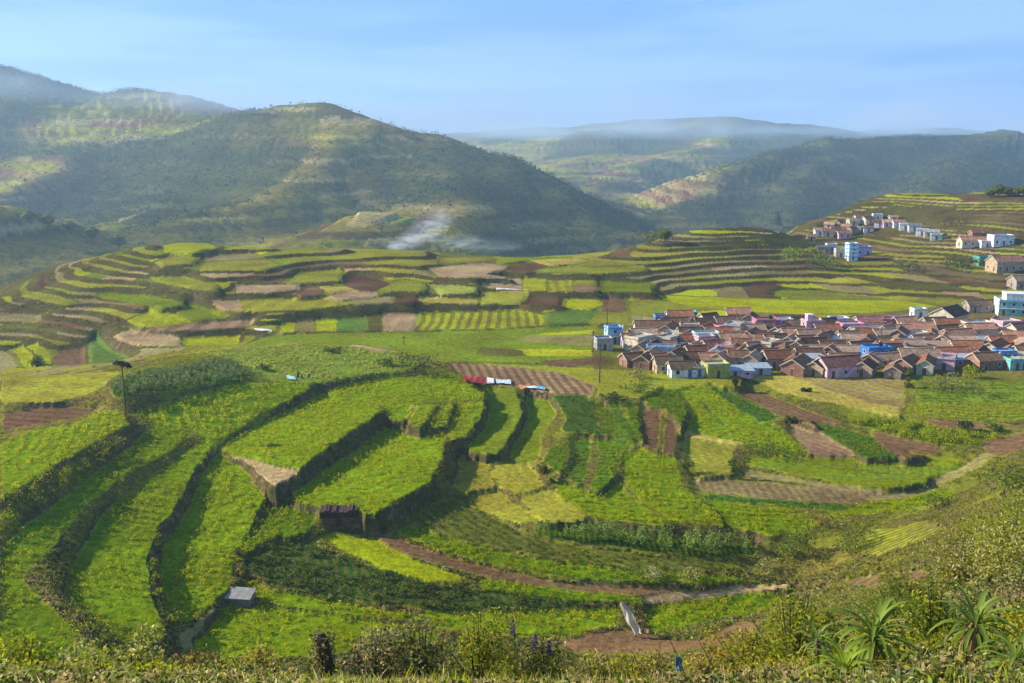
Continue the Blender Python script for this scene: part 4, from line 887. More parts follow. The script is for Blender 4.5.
# ------------------------------------------------------------------ houses
MATS = {}
def mcol(name, c, **k):
    if name not in MATS: MATS[name] = plain(name, c, **k)
    return MATS[name]
def tile_mat(name, c):
    if name in MATS: return MATS[name]
    m, t = newmat(name); K = t.links.new
    b = N(t, 'ShaderNodeBsdfPrincipled'); b.inputs['Roughness'].default_value = .9; b.inputs['Specular IOR Level'].default_value = .1; o = N(t, 'ShaderNodeOutputMaterial')
    tc = N(t, 'ShaderNodeTexCoord'); oi = N(t, 'ShaderNodeObjectInfo')
    n = N(t, 'ShaderNodeTexNoise'); n.inputs['Scale'].default_value = .9; n.inputs['Detail'].default_value = 8; n.inputs['Roughness'].default_value = .7
    w_ = N(t, 'ShaderNodeTexWave'); w_.inputs['Scale'].default_value = 3.2; w_.inputs['Distortion'].default_value = .6; w_.bands_direction = 'X'
    r = N(t, 'ShaderNodeValToRGB'); e = r.color_ramp.elements
    e[0].position = .3; e[0].color = (c[0]*.35, c[1]*.42, c[2]*.5, 1); e[1].position = .72; e[1].color = (min(c[0]*1.7, 1), c[1]*1.75, c[2]*1.8, 1)
    hs = N(t, 'ShaderNodeHueSaturation'); mr = N(t, 'ShaderNodeMapRange'); mr.inputs[3].default_value = .6; mr.inputs[4].default_value = 1.45
    K(oi.outputs['Random'], mr.inputs[0]); K(mr.outputs[0], hs.inputs['Value'])
    K(tc.outputs['Object'], n.inputs[0]); K(tc.outputs['Object'], w_.inputs[0]); K(n.outputs[0], r.inputs[0]); K(r.outputs[0], hs.inputs['Color']); K(hs.outputs[0], b.inputs['Base Color'])
    bp = N(t, 'ShaderNodeBump'); bp.inputs['Strength'].default_value = .5; bp.inputs['Distance'].default_value = .08; K(w_.outputs[0], bp.inputs['Height']); K(bp.outputs[0], b.inputs['Normal'])
    K(b.outputs[0], o.inputs[0]); MATS[name] = m; return m
ROOF = dict(brown=(.20, .10, .05), red=(.28, .11, .05), dark=(.12, .075, .045), mauve=(.28, .12, .095), orange=(.38, .18, .10), pinkish=(.36, .23, .14), grey=(.28, .27, .25), tin=(.34, .40, .44), cream=(.46, .40, .30), blue=(.05, .20, .50), teal=(.10, .40, .38))
WALLC = dict(white=(.78, .77, .74), cream=(.62, .55, .40), grey=(.42, .42, .40), teal=(.22, .55, .52), aqua=(.38, .66, .66), blue=(.04, .20, .52), sky=(.32, .55, .72), pink=(.62, .20, .30), rose=(.70, .42, .50), lav=(.50, .47, .62), lime=(.42, .44, .10), brick=(.32, .17, .11), tan=(.45, .34, .22), green=(.12, .36, .26), stone=(.33, .29, .25), mint=(.50, .66, .55))
def box_verts(x0, x1, y0, y1, z0, z1):
    return [(x0,y0,z0),(x1,y0,z0),(x1,y1,z0),(x0,y1,z0),(x0,y0,z1),(x1,y0,z1),(x1,y1,z1),(x0,y1,z1)]
BF = [(0,3,2,1),(4,5,6,7),(0,1,5,4),(1,2,6,5),(2,3,7,6),(3,0,4,7)]
class MB:
    def __init__(s): s.v = []; s.f = []
    def box(s, *a):
        n = len(s.v); s.v += box_verts(*a); s.f += [tuple(i+n for i in q) for q in BF]; return s
    def poly(s, vs, fs):
        n = len(s.v); s.v += list(vs); s.f += [tuple(i+n for i in q) for q in fs]; return s
    def tube(s, pts_, rad, seg=6):
        n = len(s.v); pts_ = [Vector(p) for p in pts_]
        for i, p in enumerate(pts_):
            d = (pts_[min(i+1, len(pts_)-1)]-pts_[max(i-1, 0)]).normalized(); a = d.orthogonal().normalized(); b = d.cross(a)
            r_ = rad[i] if isinstance(rad, (list, tuple)) else rad
            for k in range(seg):
                t = 2*math.pi*k/seg; s.v.append(tuple(p+a*math.cos(t)*r_+b*math.sin(t)*r_))
        for i in range(len(pts_)-1):
            for k in range(seg):
                a0 = n+i*seg+k; a1 = n+i*seg+(k+1) % seg; s.f.append((a0, a1, a1+seg, a0+seg))
        s.f.append(tuple(n+k for k in range(seg))[::-1]); s.f.append(tuple(n+(len(pts_)-1)*seg+k for k in range(seg))); return s
    def build(s, name, mat, parent=None, smooth=False):
        me = bpy.data.meshes.new(name); me.from_pydata(s.v, [], s.f); me.materials.append(mat); me.update()
        if smooth:
            for p in me.polygons: p.use_smooth = True
        o = bpy.data.objects.new(name, me); C.objects.link(o)
        if parent: o.parent = parent
        return o
M_glass = plain('window_glass', (.03, .04, .05), .25, .2); M_wood = plain('door_wood', (.14, .07, .04), .7, .3, 4)
M_white = plain('white_paint', (.74, .72, .68), .8, .15, 2); M_barge = plain('weathered_board', (.50, .42, .33), .85, .25, 3)
PLACED = []
def wall_obj(L_, W_, h, rise, mat, root):
    m = MB(); x, y = L_/2, W_/2
    v = [(-x,-y,-.8),(x,-y,-.8),(x,y,-.8),(-x,y,-.8),(-x,-y,h),(x,-y,h),(x,y,h),(-x,y,h)]
    if rise: v += [(-x,0,h+rise),(x,0,h+rise)]; f = [(0,1,5,4),(2,3,7,6),(1,2,6,9,5),(3,0,4,8,7),(4,5,9,8),(6,7,8,9)]
    else: f = [(0,1,5,4),(1,2,6,5),(2,3,7,6),(3,0,4,7),(4,5,6,7)]
    return m.poly(v, f).build('wall', mat, root)
def opening(root, side, u, z, w_, h_, L_, W_, kind, mat=None):
    """side 0..3: -y,+x,+y,-x; u along the wall from its middle"""
    e = .05; hx_, hy_ = L_/2, W_/2
    def bx_(a0, a1, d0, d1, z0, z1, m):
        if side == 0: m.box(a0, a1, -hy_-d1, -hy_-d0, z0, z1)
        elif side == 2: m.box(a0, a1, hy_+d0, hy_+d1, z0, z1)
        elif side == 1: m.box(hx_+d0, hx_+d1, a0, a1, z0, z1)
        else: m.box(-hx_-d1, -hx_-d0, a0, a1, z0, z1)
    m = MB(); bx_(u-w_/2, u+w_/2, -.05, .03, z, z+h_, m)
    o = m.build(kind, mat or (M_glass if kind == 'window' else M_wood), root)
    f = MB(); t = .09
    bx_(u-w_/2-t, u-w_/2, -.04, .07, z, z+h_+t, f); bx_(u+w_/2, u+w_/2+t, -.04, .07, z, z+h_+t, f); bx_(u-w_/2, u+w_/2, -.04, .07, z+h_, z+h_+t, f)
    if kind == 'window': bx_(u-w_/2-t*1.5, u+w_/2+t*1.5, -.04, .14, z-t, z-.003, f)
    f.build('frame', M_white if kind == 'window' else M_barge, o)
def place(px, py, yaw, rmin=60.):
    x, y, z = hit(px, py, rmin); return x, y, float(height(x, y))
def house(px, py, L_, W_, h, yaw, roof, rc, wc, label, name='house', grp=None, floors=1, rise=None, rmin=60., extra=None, xy=None, openings=True):
    """base centre seen at (px,py); L_ runs along the ridge; roof gable|flat|shed"""
    if xy is None: x, y, z = hit(px, py, rmin)
    else: x, y = xy; 
    z = float(min(height(x, y), height(x-1.5, y), height(x+1.5, y)))
    root = empty(name, (x, y, z), R(yaw), label, 'house' if name != 'shed' else 'shed', grp)
    wm = mcol('wall_'+wc, tuple(c_*.86 for c_ in WALLC[wc]), rough=.9, var=.38, scale=1.1); rm = tile_mat('tiles_'+rc, ROOF[rc]) if roof == 'gable' else mcol('roof_'+rc, ROOF[rc], rough=.6, var=.3, scale=1.2)
    rise = (W_*.30 if rise is None else rise) if roof == 'gable' else 0
    wall_obj(L_, W_, h, rise, wm, root)
    ov = .35; th = .12
    if roof == 'gable':
        m = MB(); x1 = L_/2+ov; y1 = W_/2+ov; ze = h-ov*rise/(W_/2)+.04; zr = h+rise+.04
        for sgn in (-1, 1):
            v = [(-x1, sgn*y1, ze), (x1, sgn*y1, ze), (x1, 0, zr), (-x1, 0, zr), (-x1, sgn*y1, ze+th), (x1, sgn*y1, ze+th), (x1, 0, zr+th), (-x1, 0, zr+th)]
            m.poly(v, BF)
        ro = m.build('roof', rm, root)
        MB().box(-x1, x1, -.13, .13, zr+th-.03, zr+th+.10).build('ridge_cap', mcol('ridge_'+rc, tuple(min(1, c*1.5) for c in ROOF[rc])), ro)
        for ex in (-x1-.05, x1):
            b = MB()
            for sgn in (-1, 1):
                b.poly([(ex, sgn*y1, ze-.12), (ex+.05, sgn*y1, ze-.12), (ex+.05, 0, zr-.12), (ex, 0, zr-.12), (ex, sgn*y1, ze+th+.05), (ex+.05, sgn*y1, ze+th+.05), (ex+.05, 0, zr+th+.05), (ex, 0, zr+th+.05)], BF)
            b.build('bargeboard', M_barge, ro)
    elif roof == 'shed':
        m = MB(); x1 = L_/2+ov; y1 = W_/2+ov
        m.poly([(-x1,-y1,h+.1),(x1,-y1,h+.1),(x1,y1,h+.7),(-x1,y1,h+.7),(-x1,-y1,h+.2),(x1,-y1,h+.2),(x1,y1,h+.8),(-x1,y1,h+.8)], BF); m.build('roof', rm, root)
    else:
        ro = MB().box(-L_/2-.3, L_/2+.3, -W_/2-.3, W_/2+.3, h+.002, h+.18).build('roof', rm, root)
        p = MB(); t = .15; hh = h+.65
        p.box(-L_/2, L_/2, -W_/2, -W_/2+t, h+.182, hh); p.box(-L_/2, L_/2, W_/2-t, W_/2, h+.182, hh); p.box(-L_/2, -L_/2+t, -W_/2+t, W_/2-t, h+.182, hh); p.box(L_/2-t, L_/2, -W_/2+t, W_/2-t, h+.182, hh)
        p.build('parapet', wm, ro)
        if floors > 1:
            for fl_ in range(1, floors):
                zf = h*fl_/floors; MB().box(-L_/2-.12, L_/2+.12, -W_/2-.45, -W_/2-.002, zf-.08, zf+.08).build('balcony_slab', M_white, root)
    if openings:
        fh = h/floors
        for fl_ in range(floors):
            z0_ = fl_*fh
            for sd in (0, 3, 1):
                ln = (L_ if sd in (0, 2) else W_); k = max(1, int(ln/3.2)); dd = int(hsh(px*1.3+sd*7, py)*k)
                for q_ in range(k):
                    u = (q_+.5)/k*ln-ln/2
                    if fl_ == 0 and q_ == dd: opening(root, sd, u, .02, .95, 2.0, L_, W_, 'door', None if wc != 'white' else mcol('blue_door', (.06, .15, .35)))
                    else: opening(root, sd, u, z0_+.95, 1.0, min(1.1, fh-1.3), L_, W_, 'window')
    if extra: extra(root, L_, W_, h, wm)
    PLACED.append((x, y, max(L_, W_)/2, label))
    return root
def water_tank(root, L_, W_, h, wm):
    m = MB(); m.tube([(L_*.25, W_*.2, h+.2), (L_*.25, W_*.2, h+1.3), (L_*.25, W_*.2, h+1.5)], [.55, .55, .2], 10); m.build('water_tank', mcol('black_plastic', (.02, .02, .022), rough=.4), root)
def stair_room(root, L_, W_, h, wm):
    MB().box(-L_*.35, -L_*.05, -W_*.2, W_*.3, h+.182, h+2.2).build('stair_room', wm, root); MB().box(-L_*.38, -L_*.02, -W_*.24, W_*.34, h+2.202, h+2.32).build('stair_roof', M_white, root)
def pillars(root, L_, W_, h, wm):
    for sx in (-1, 1): MB().box(sx*L_/2-.2, sx*L_/2+.2, -W_/2-.5, -W_/2-.1, -.5, h+1.2).build('pillar', M_white, root)
VG = 'houses of the village below the terraces'; HG = 'houses of the hamlet on the far right hillside'
V = [
 (603,349,5.2,4.5,3.6,12,'flat','grey','grey','small grey flat-roofed block at the left end of the village, white left side',None,1),
 (613,343,5,4.5,5.4,8,'flat','blue','sky','light blue two-storey house with white pillars behind the grey block at the left end',pillars,2),
 (630,347,5.5,4.5,3.2,6,'gable','red','lav','house with red-brown roof and pale lavender wall right of the grey block',None,1),
 (652,335,12,6,3.2,4,'gable','brown','cream','long brown-roofed house running left to right near the back left of the village',None,1),
 (660,324,4,4,3,0,'flat','tin','blue','small dark blue shed-like house on the back left edge of the village',None,1),
 (679,323,9,5.5,3,3,'gable','red','white','dark red roofed house with white gable at the back edge left of a teal house',None,1),
 (690,321,4,4,3.4,3,'flat','teal','teal','small bright teal house at the back edge beside a red roof',None,1),
 (668,337,7,5,3,62,'gable','brown','tan','brown gabled house facing the fields behind the white-edged roof',None,1),
 (656,351,8,5.5,3,4,'flat','cream','white','house with long white roof edge in the left part of the village',None,1),
 (652,364,8,6,3,68,'gable','pinkish','stone','large faded pinkish gable roof with grey front, left front of the village',None,1),
 (632,366,6,5,2.7,20,'gable','brown','brick','low brick and brown-roofed house at the left front corner of the village',None,1),
 (686,345,8,5.5,3.1,60,'gable','orange','brick','orange-brown gable left of the pale aqua flat house',None,1),
 (680,360,8,5.5,3.1,55,'gable','brown','tan','brown gable with light roof edges in front of the orange-brown one',None,1),
 (706,347,8,6,4.6,6,'flat','cream','aqua','pale aqua flat-roofed two-storey house behind the green trees',None,2),
 (681,376,7,5,2.8,8,'gable','dark','white','dark roof with bright white gable end at the village front, left of lime house',None,1),
 (697,376,4,3.5,2.4,8,'flat','grey','white','low whitish hut beside the lime green house',None,1),
 (715,376,6.5,5,3.6,8,'flat','cream','lime','lime green house with pale cream left side at the village front',None,1),
 (716,364,4,4,4.2,70,'gable','tin','white','tiny white gabled house peeping over the lime green house',None,1),
 (739,375,7,4.5,2.2,5,'shed','tin','rose','low pale pinkish shed right of the lime green house',None,1),
 (758,374,6,4,2.2,5,'shed','tin','lav','low pale lavender shed at the village front, right of the pinkish one',None,1),
 (740,363,6.5,5.5,3.2,66,'gable','red','sky','house with sky blue gable wall under a red roof',None,1),
 (776,366,8,6,3.2,12,'gable','red','stone','red-brown roof right of the sky blue gable',None,1),
 (751,352,9,6,3,5,'flat','grey','mint','grey-green flat roof in the middle of the village behind the sky blue gable',None,1),
 (776,345,6,4.5,3.2,8,'flat','blue','sky','blue-sheeted flat roof in the middle of the village',None,1),
 (765,332,8,6,4.4,5,'flat','mauve','pink','crimson pink two-storey house at the back of the village',water_tank,2),
 (783,330,5.5,4.5,3.8,4,'flat','tin','white','small white flat-roofed house right of the crimson pink one',None,1),
 (799,330,6,5,3.2,6,'gable','dark','white','dark-roofed white house between white flat roof and rose balconies',None,1),
 (812,335,6.5,5,5,5,'flat','grey','rose','rose coloured two-storey house with balconies at the back of the village',stair_room,2),
 (780,339,7,5,3.1,50,'gable','red','grey','red gabled house below the crimson pink house',None,1),
 (812,353,9,6,3.2,10,'gable','dark','stone','long dark grey-brown roof at the middle of the village',None,1),
 (797,373,10,6.5,3,58,'gable','brown','brick','big brown gable with pale roof edges at the village front',None,1),
 (818,374,8,5.5,2.8,55,'gable','dark','tan','dark gable at the front left of the big mauve roof',None,1),
 (838,375,12,7,3.6,14,'gable','mauve','rose','big mauve-roofed house, the largest at the village front',None,1),
 (875,364,7.5,5,5.2,10,'flat','blue','blue','vivid blue two-storey house in the right half of the village',water_tank,2),
 (864,375,7,5.5,2.8,55,'gable','brown','tan','brown gable directly in front of the vivid blue house',None,1),
 (893,377,5.5,4.5,2.4,62,'gable','red','stone','small red-brown gable at the village front right of the vivid blue house',None,1),
 (906,372,9,6,3,50,'gable','brown','brick','brown gable with long pale roof edge right of the vivid blue house',None,1),
 (865,340,11,5,3,6,'gable','cream','stone','long cream-coloured roof behind the vivid blue house',None,1),
 (868,330,9,5.5,3.4,4,'gable','mauve','rose','mauve roof and rose walls at the back right of the village',None,1),
 (887,330,6,5,4,4,'flat','mauve','pink','pink-purple flat-roofed house beside the mauve roof at the back',None,1),
 (838,328,6,5,3.6,4,'flat','grey','white','white flat house at the back of the village between rose houses',None,1),
 (912,333,6,5,3,6,'flat','blue','sky','house covered with a bright blue sheet roof at the back right',None,1),
 (948,324,12,9,4,38,'gable','dark','cream','big dark brown gable with cream right wall at the back right',None,1),
 (918,317,5,4,3.2,0,'flat','tin','white','small pale flat house at the back edge left of the big dark gable',None,1),
 (977,312,9,5,3,4,'gable','dark','stone','dark-roofed house in line with the tall white and teal house',None,1),
 (985,368,9,6,3,12,'gable','brown','brick','brown roof at the village front next to the small blue house',None,1),
 (1003,366,5,4.5,4.6,6,'flat','tin','blue','small deep blue two-storey house near the right edge of the village',None,2),
 (1013,369,4.5,4,3,6,'flat','teal','teal','small teal block at the right end of the village front',None,1),
]
for (px, py, L_, W_, h, yw, rf, rc, wc, lb, ex, fl) in V:
    if py < 345 : pass
    house(px, py, L_*.95, W_*.95, h*.88, yw+6*(hsh(px, 2)-.5), rf, rc, wc, lb, grp=VG, floors=fl, extra=ex, rmin=200)
# the plain brown-roofed rest of the village, packed between the others
fill_ = [(x_+5*(hsh(x_, y_)-.5), y_+2*(hsh(y_, x_)-.5)) for y_ in (331, 337, 343, 349, 355, 361, 367) for x_ in range(640+int((y_*7) % 11), 1040, 15)]+[(645,343),(672,328),(698,333),(641,357),(667,372),(700,360),(726,332),(738,322),(724,348),(727,338),(742,340),(765,345),(795,345),(790,358),(808,364),(826,345),(836,355),(848,345),(822,330),(850,335),(852,360),(880,345),(895,340),(893,355),(905,348),(915,360),(922,345),(930,355),(935,338),(945,347),(925,372),(942,370),(950,360),(958,338),(962,352),(965,368),(975,345),(975,334),(988,352),(990,338),(1000,345),(1005,334),(1018,345),(1020,357),(1035,350),(1035,335),(925,330),(900,326),(750,326),(708,326),(1040,365),(856,352),(768,357)]
for i, (px, py) in enumerate(fill_):
    x, y, z = hit(px, py, 200)
    ov_ = [(math.hypot(x-a, y-b), l) for a, b, r_, l in PLACED if math.hypot(x-a, y-b) < r_*.5+1.9]
    if ov_: continue
    right = px > 900
    L_ = (7+4*hsh(i, 1)) if right else 5.2+3*hsh(i, 1); W_ = 4.2+1.4*hsh(i, 2); yw = [6, 55, 12, 62, 4][i % 5]+8*(hsh(i, 3)-.5)
    rc = ['brown','pinkish','dark','red','brown','red','orange'][int(hsh(i, 4)*7)]; wc = ['tan','stone','brick','tan','brick','cream'][int(hsh(i, 5)*6)]
    # named by the nearest distinctive house
    cand = sorted([(math.hypot(x-a, y-b), a-x, b-y, l) for a, b, r_, l in PLACED if 'plain' not in l])[0]
    side = ('left of' if cand[1] > 2.5 else 'right of' if cand[1] < -2.5 else 'beside'); dep = 'before and ' if cand[2] > 4 else 'behind and ' if cand[2] < -4 else ''
    key = ' '.join(cand[3].split()[:6]).replace(' with','').rstrip(' ,')
    rc0 = rc; lb = f"plain {rc} roof {dep}{side} the {key}"
    while any(lb == q_[3] for q_ in PLACED): lb = lb.replace('plain', 'farther plain', 1) if 'farther' not in lb else lb+' again'
    kd = hsh(i, 7); yw += 26*(hsh(i, 8)-.5)
    if kd < .17: rt_, rc, h_ = 'flat', ['grey', 'cream', 'tin'][int(hsh(i, 9)*3)], 2.6+1.6*hsh(i, 10)
    elif kd < .29: rt_, rc, h_ = 'shed', ['tin', 'pinkish', 'grey', 'blue', 'dark'][int(hsh(i, 9)*5)], 2.0+.8*hsh(i, 10)
    else: rt_, h_ = 'gable', 2.2+1.2*hsh(i, 6)
    if rt_ == 'flat': wc = ['cream', 'rose', 'sky', 'tan', 'cream', 'pink', 'grey'][int(hsh(i, 11)*7)]
    lb = lb.replace(rc0, rc) if rt_ == 'gable' else lb.replace(rc0+' roof', {'flat': rc+' flat roof', 'shed': rc+' lean-to roof'}[rt_])
    if len(lb.split()) > 16: lb = ' '.join(lb.split()[:16])
    house(px, py, L_, W_, h_, yw, rt_, rc, wc, lb, grp=VG, rmin=200)
# big white and teal house at the right edge
def upper(root, L_, W_, h, wm):
    u = MB().box(-L_/2+2.5, L_/2, -W_/2+1.5, W_/2, h+.19, h+2.6).build('upper_room', mcol('wall_white', WALLC['white']), root)
    MB().box(-L_/2+2.2, L_/2+.3, -W_/2+1.2, W_/2+.3, h+2.602, h+2.8).build('upper_roof', M_white, root)
    MB().box(-L_/2-.06, -L_/2-.002, -W_/2, W_/2, -.5, h+.9).build('side_wall', mcol('wall_white', WALLC['white']), root)
house(1015,314,13,8,5.0,-14,'flat','tin','teal','large teal two-storey house with bright white left wall at the right edge',floors=2,extra=upper,rmin=250)
# hamlet
HM = [(819,235,6,5,3,10,'gable','pinkish','white','small white house at the left tip of the hamlet'),(827,236,7,5,3,12,'gable','red','cream','red roof at the lower left of the hamlet'),(835,234,7,5,3,30,'gable','orange','white','orange roof with white gable in the lower row of the hamlet'),
 (843,238,8,5,3,15,'gable','red','rose','red-roofed rose house above the tall blue-banded house'),(851,234,7,5,3,20,'gable','mauve','stone','mauve roof directly above the tall blue-banded house'),(852,226,6,5,3,10,'gable','pinkish','cream','pinkish roof at the left of the hamlet top row'),
 (860,222,7,5,3,10,'gable','orange','white','orange roof in the hamlet top row'),(868,224,7,5,3,12,'gable','brown','cream','brown roof in the middle of the hamlet top row'),(877,220,6,5,3.4,8,'flat','cream','white','white flat block highest in the hamlet'),
 (880,226,7,5,3,12,'gable','red','white','white house under red roof below the highest white block'),(889,226,8,5,3,8,'gable','pinkish','rose','long pinkish roof in the hamlet middle'),(898,226,7,5,3,8,'gable','orange','white','orange roof left of the white row'),
 (905,229,7,5,3.4,6,'flat','tin','white','first white flat house of the white row on the hamlet right'),(914,231,7,5,3.4,6,'gable','grey','white','grey-roofed white house in the white row'),(922,234,7,5,3.2,6,'flat','grey','white','second white flat house of the white row'),
 (931,237,8,5,3.2,6,'gable','grey','cream','cream house with grey roof at the right end of the white row'),(936,240,6,4.5,3,4,'flat','tin','mint','pale mint house lowest on the right of the hamlet'),
 (823,252,8,5.5,3.4,8,'flat','grey','stone','left one of two pale boxy houses below the hamlet'),(831,252,6,5,3.8,8,'flat','grey','white','right one of two pale boxy houses below the hamlet'),
 (840,257,6,5,4,8,'flat','cream','cream','cream house attached to the left of the tall blue-banded house'),(829,229,6,4.5,2.8,10,'gable','pinkish','cream','pinkish roof on the left slope of the hamlet above the red roof'),(838,228,6,4.5,2.8,20,'gable','red','tan','small red roof in the upper left of the hamlet'),(846,231,6,4.5,2.8,0,'gable','orange','cream','orange roof in the crowded middle of the hamlet'),(859,231,5,4,2.6,30,'shed','grey','tan','grey lean-to in the crowded middle of the hamlet'),(868,232,6,4,2.6,5,'gable','brown','white','brown roof below the hamlet middle row'),(893,221,5,4,2.6,10,'gable','pinkish','cream','small pinkish roof above the orange one left of the white row'),(811,240,5,4,2.6,10,'gable','brown','tan','lone brown hut left of the hamlet tip'),(862,255,9,6,4.4,6,'flat','mauve','lav','mauve-grey box house right of the tall blue-banded house')]
for (px, py, L_, W_, h, yw, rf, rc, wc, lb) in HM: house(px, py, L_*.85, W_*.85, h*.85, yw*5*hsh(px, 3)-25, rf, rc, wc, lb, grp=HG, rmin=330)
def bands(root, L_, W_, h, wm):
    for k in range(4): MB().box(-L_/2-.5, L_/2+.5, -W_/2-.8, W_/2+.3, h*(k+1)/4-.35, h*(k+1)/4-.05+.0).build('blue_band', mcol('blue_band', (.10, .42, .75)), root)
house(851,259,4.6,4.4,7.4,6,'flat','tin','white','tall narrow white house with blue bands, tallest in the hamlet',grp=HG,floors=4,extra=bands,rmin=330)
RS = [(973,246,14,5.5,3,4,'gable','orange','cream','long orange-roofed house with white end on the right hillside'),(985,247,6,4,2.6,4,'flat','cream','white','low white annex at the end of the long orange roof'),(1000,245,10,6,4.2,4,'flat','tin','white','white and pale blue flat building right of the long orange roof'),
      (983,265,7,5,3.6,6,'flat','teal','green','green-walled house on the slope left of the salmon house'),(1004,270,13,8,4.2,10,'gable','orange','tan','wide salmon-roofed house with blue front door bay on the right hillside'),(1022,268,6,5,3,8,'gable','brown','rose','brown roofed house at the right edge beside the salmon house'),
      (1020,287,8,6,3,10,'gable','pinkish','stone','pinkish roof at the right edge above the teal house'),(975,238,5,4,2.6,4,'gable','red','brick','small red hut above the long orange roof')]
for (px, py, L_, W_, h, yw, rf, rc, wc, lb) in RS: house(px, py, L_, W_, h, yw, rf, rc, wc, lb, grp='houses scattered on the right hillside', rmin=330)
# ------------------------------------------------------------------ rough growth on the near slope
LC = dict(yg=(.34, .34, .02), ol=(.22, .22, .04), dk=(.075, .105, .02), gr=(.17, .25, .02), dry=(.42, .31, .14), pale=(.44, .45, .18), rust=(.32, .18, .055), gy=(.26, .25, .13), lush=(.25, .33, .01))
def metres(px_, d): return px_*d/FPX*1.03
LC.update(dkk=(.03,.045,.012))
Lu = Leaves(); n = 190000
r = 14*np.exp(rng.random(n)*math.log(150/14.)); a = rng.uniform(R(-33), R(33), n); x = r*np.sin(a); y = r*np.cos(a)
z = height(x, y); ppx, ppy = proj(x, y, z)
ii_ = np.clip(np.searchsorted(rr, r), 0, n_near-2); jj_ = np.clip(((a-AZ0)/(AZ1-AZ0)*(NA-1)).round().astype(int), 0, NA-2)
ok = (FID[ii_, jj_] < 0) & (ppy < 740) & (ppy > 440) & (rng.random(n) < np.clip(.25+r/90, 0, 1))
hidden = (ppx < 800) & (r > 45) & (r < 92); ok &= ~hidden
x, y, z, r = x[ok], y[ok], z[ok], r[ok]; P = np.stack([x, y, z], 1); pn = fbm(x, y, 7, 3, 501); pm = fbm(x, y, 16, 3, 502)
sp_ = np.array([LC[c] for c in ('yg', 'yg', 'ol', 'gr', 'pale', 'ol', 'dk', 'dry')])
ci_ = np.clip(((pn-.28)*2.1+rng.normal(size=len(x))*.18)*8, 0, 7).astype(int); cc = sp_[ci_]
cc = np.where((rng.random(len(x)) < .22)[:, None], np.array(LC['dkk']), cc)*rng.uniform(.6, 1.35, (len(x), 1))
cc = np.where((rng.random(len(x)) < .08)[:, None], np.array(LC['dry']), cc)
sz = rng.uniform(.5, 1.3, len(x))*(.35+.9*sstep(.35, .65, pm))*(1-.45*sstep(70, 95, r)); nearf = r < 48
for m_, kk, ls in ((nearf, 34, .17), (~nearf, 14, .34)):
    q = clump(P[m_], .42*sz[m_]+.12, .75*sz[m_]+.08, kk); Lu.add(q, ls, np.repeat(cc[m_], kk, 0), up=.1, aspect=.42, vary=.4)
tag(Lu.build('underbrush'), kind='stuff')
# blades of grass standing through it
Lg2 = Leaves(); m_ = rng.random(len(P)) < .5; q = np.repeat(P[m_], 5, 0)+np.concatenate([rng.normal(size=(m_.sum()*5, 2))*.3, rng.uniform(.15, .55, (m_.sum()*5, 1))], 1)
ax = np.stack([rng.normal(size=len(q))*.35, rng.normal(size=len(q))*.35, np.ones(len(q))], 1)
cg = np.array([LC['yg'], LC['lush'], LC['dry'], LC['pale']])[rng.integers(0, 4, len(q))]
Lg2.add(q, .55, cg, up=-.4, aspect=.07, axis=ax); tag(Lg2.build('tall_grass'), kind='stuff')
def bush(px, py, wpx, hpx, c, label, cat='bush', name='bush', d=None, grp=None, dens=1., leaf=None, stems=8):
    if d is None: x, y, z = hit(px, py, 18)
    else: x, y, _ = at_d(px, py, d)
    z = float(height(x, y)); dd = math.hypot(x, y)
    hh = metres(hpx, dd)*1.05 if d is None else max(.5, at_d(px, py-hpx, d)[2]-z)
    w_ = metres(wpx, dd)/2; root = empty(name, (x, y, z-.05), rng.uniform(0, 6), label, cat, grp)
    L_ = Leaves(); ls = leaf or max(.10, 2.6*dd/FPX)
    nb = max(6, int(12*dens)); bc = np.stack([rng.normal(size=nb)*w_*.42, rng.normal(size=nb)*w_*.42, rng.uniform(.0, .62, nb)*hh], 1); bc[0] = 0
    kk = int(np.clip(3.2*w_*hh/ls**2*dens/nb*3, 22, 700)); br = np.minimum(w_*rng.uniform(.35, .65, nb), hh*.55+.2)
    for q_, r_ in zip(bc, br):
        pts_ = clump(q_[None], r_, min(r_*1.6, hh-q_[2]) if hh > .4 else hh, kk)
        L_.add(pts_, ls, np.array([LC[i] for i in c])[rng.integers(0, len(c), len(pts_))], up=.15, aspect=.5, vary=.45)
    L_.build('leaves', root); m = MB()
    for s_ in range(stems):
        q_ = bc[rng.integers(0, nb)]; e = Vector((q_[0], q_[1], min(q_[2]+.4*hh, hh*.9)))
        m.tube([(0, 0, -.2), tuple(e*.5+Vector((0, 0, .05*hh))), tuple(e)], [.05+.01*w_, .035, .012], 5)
    m.build('stems', M_bark, root)
    return root
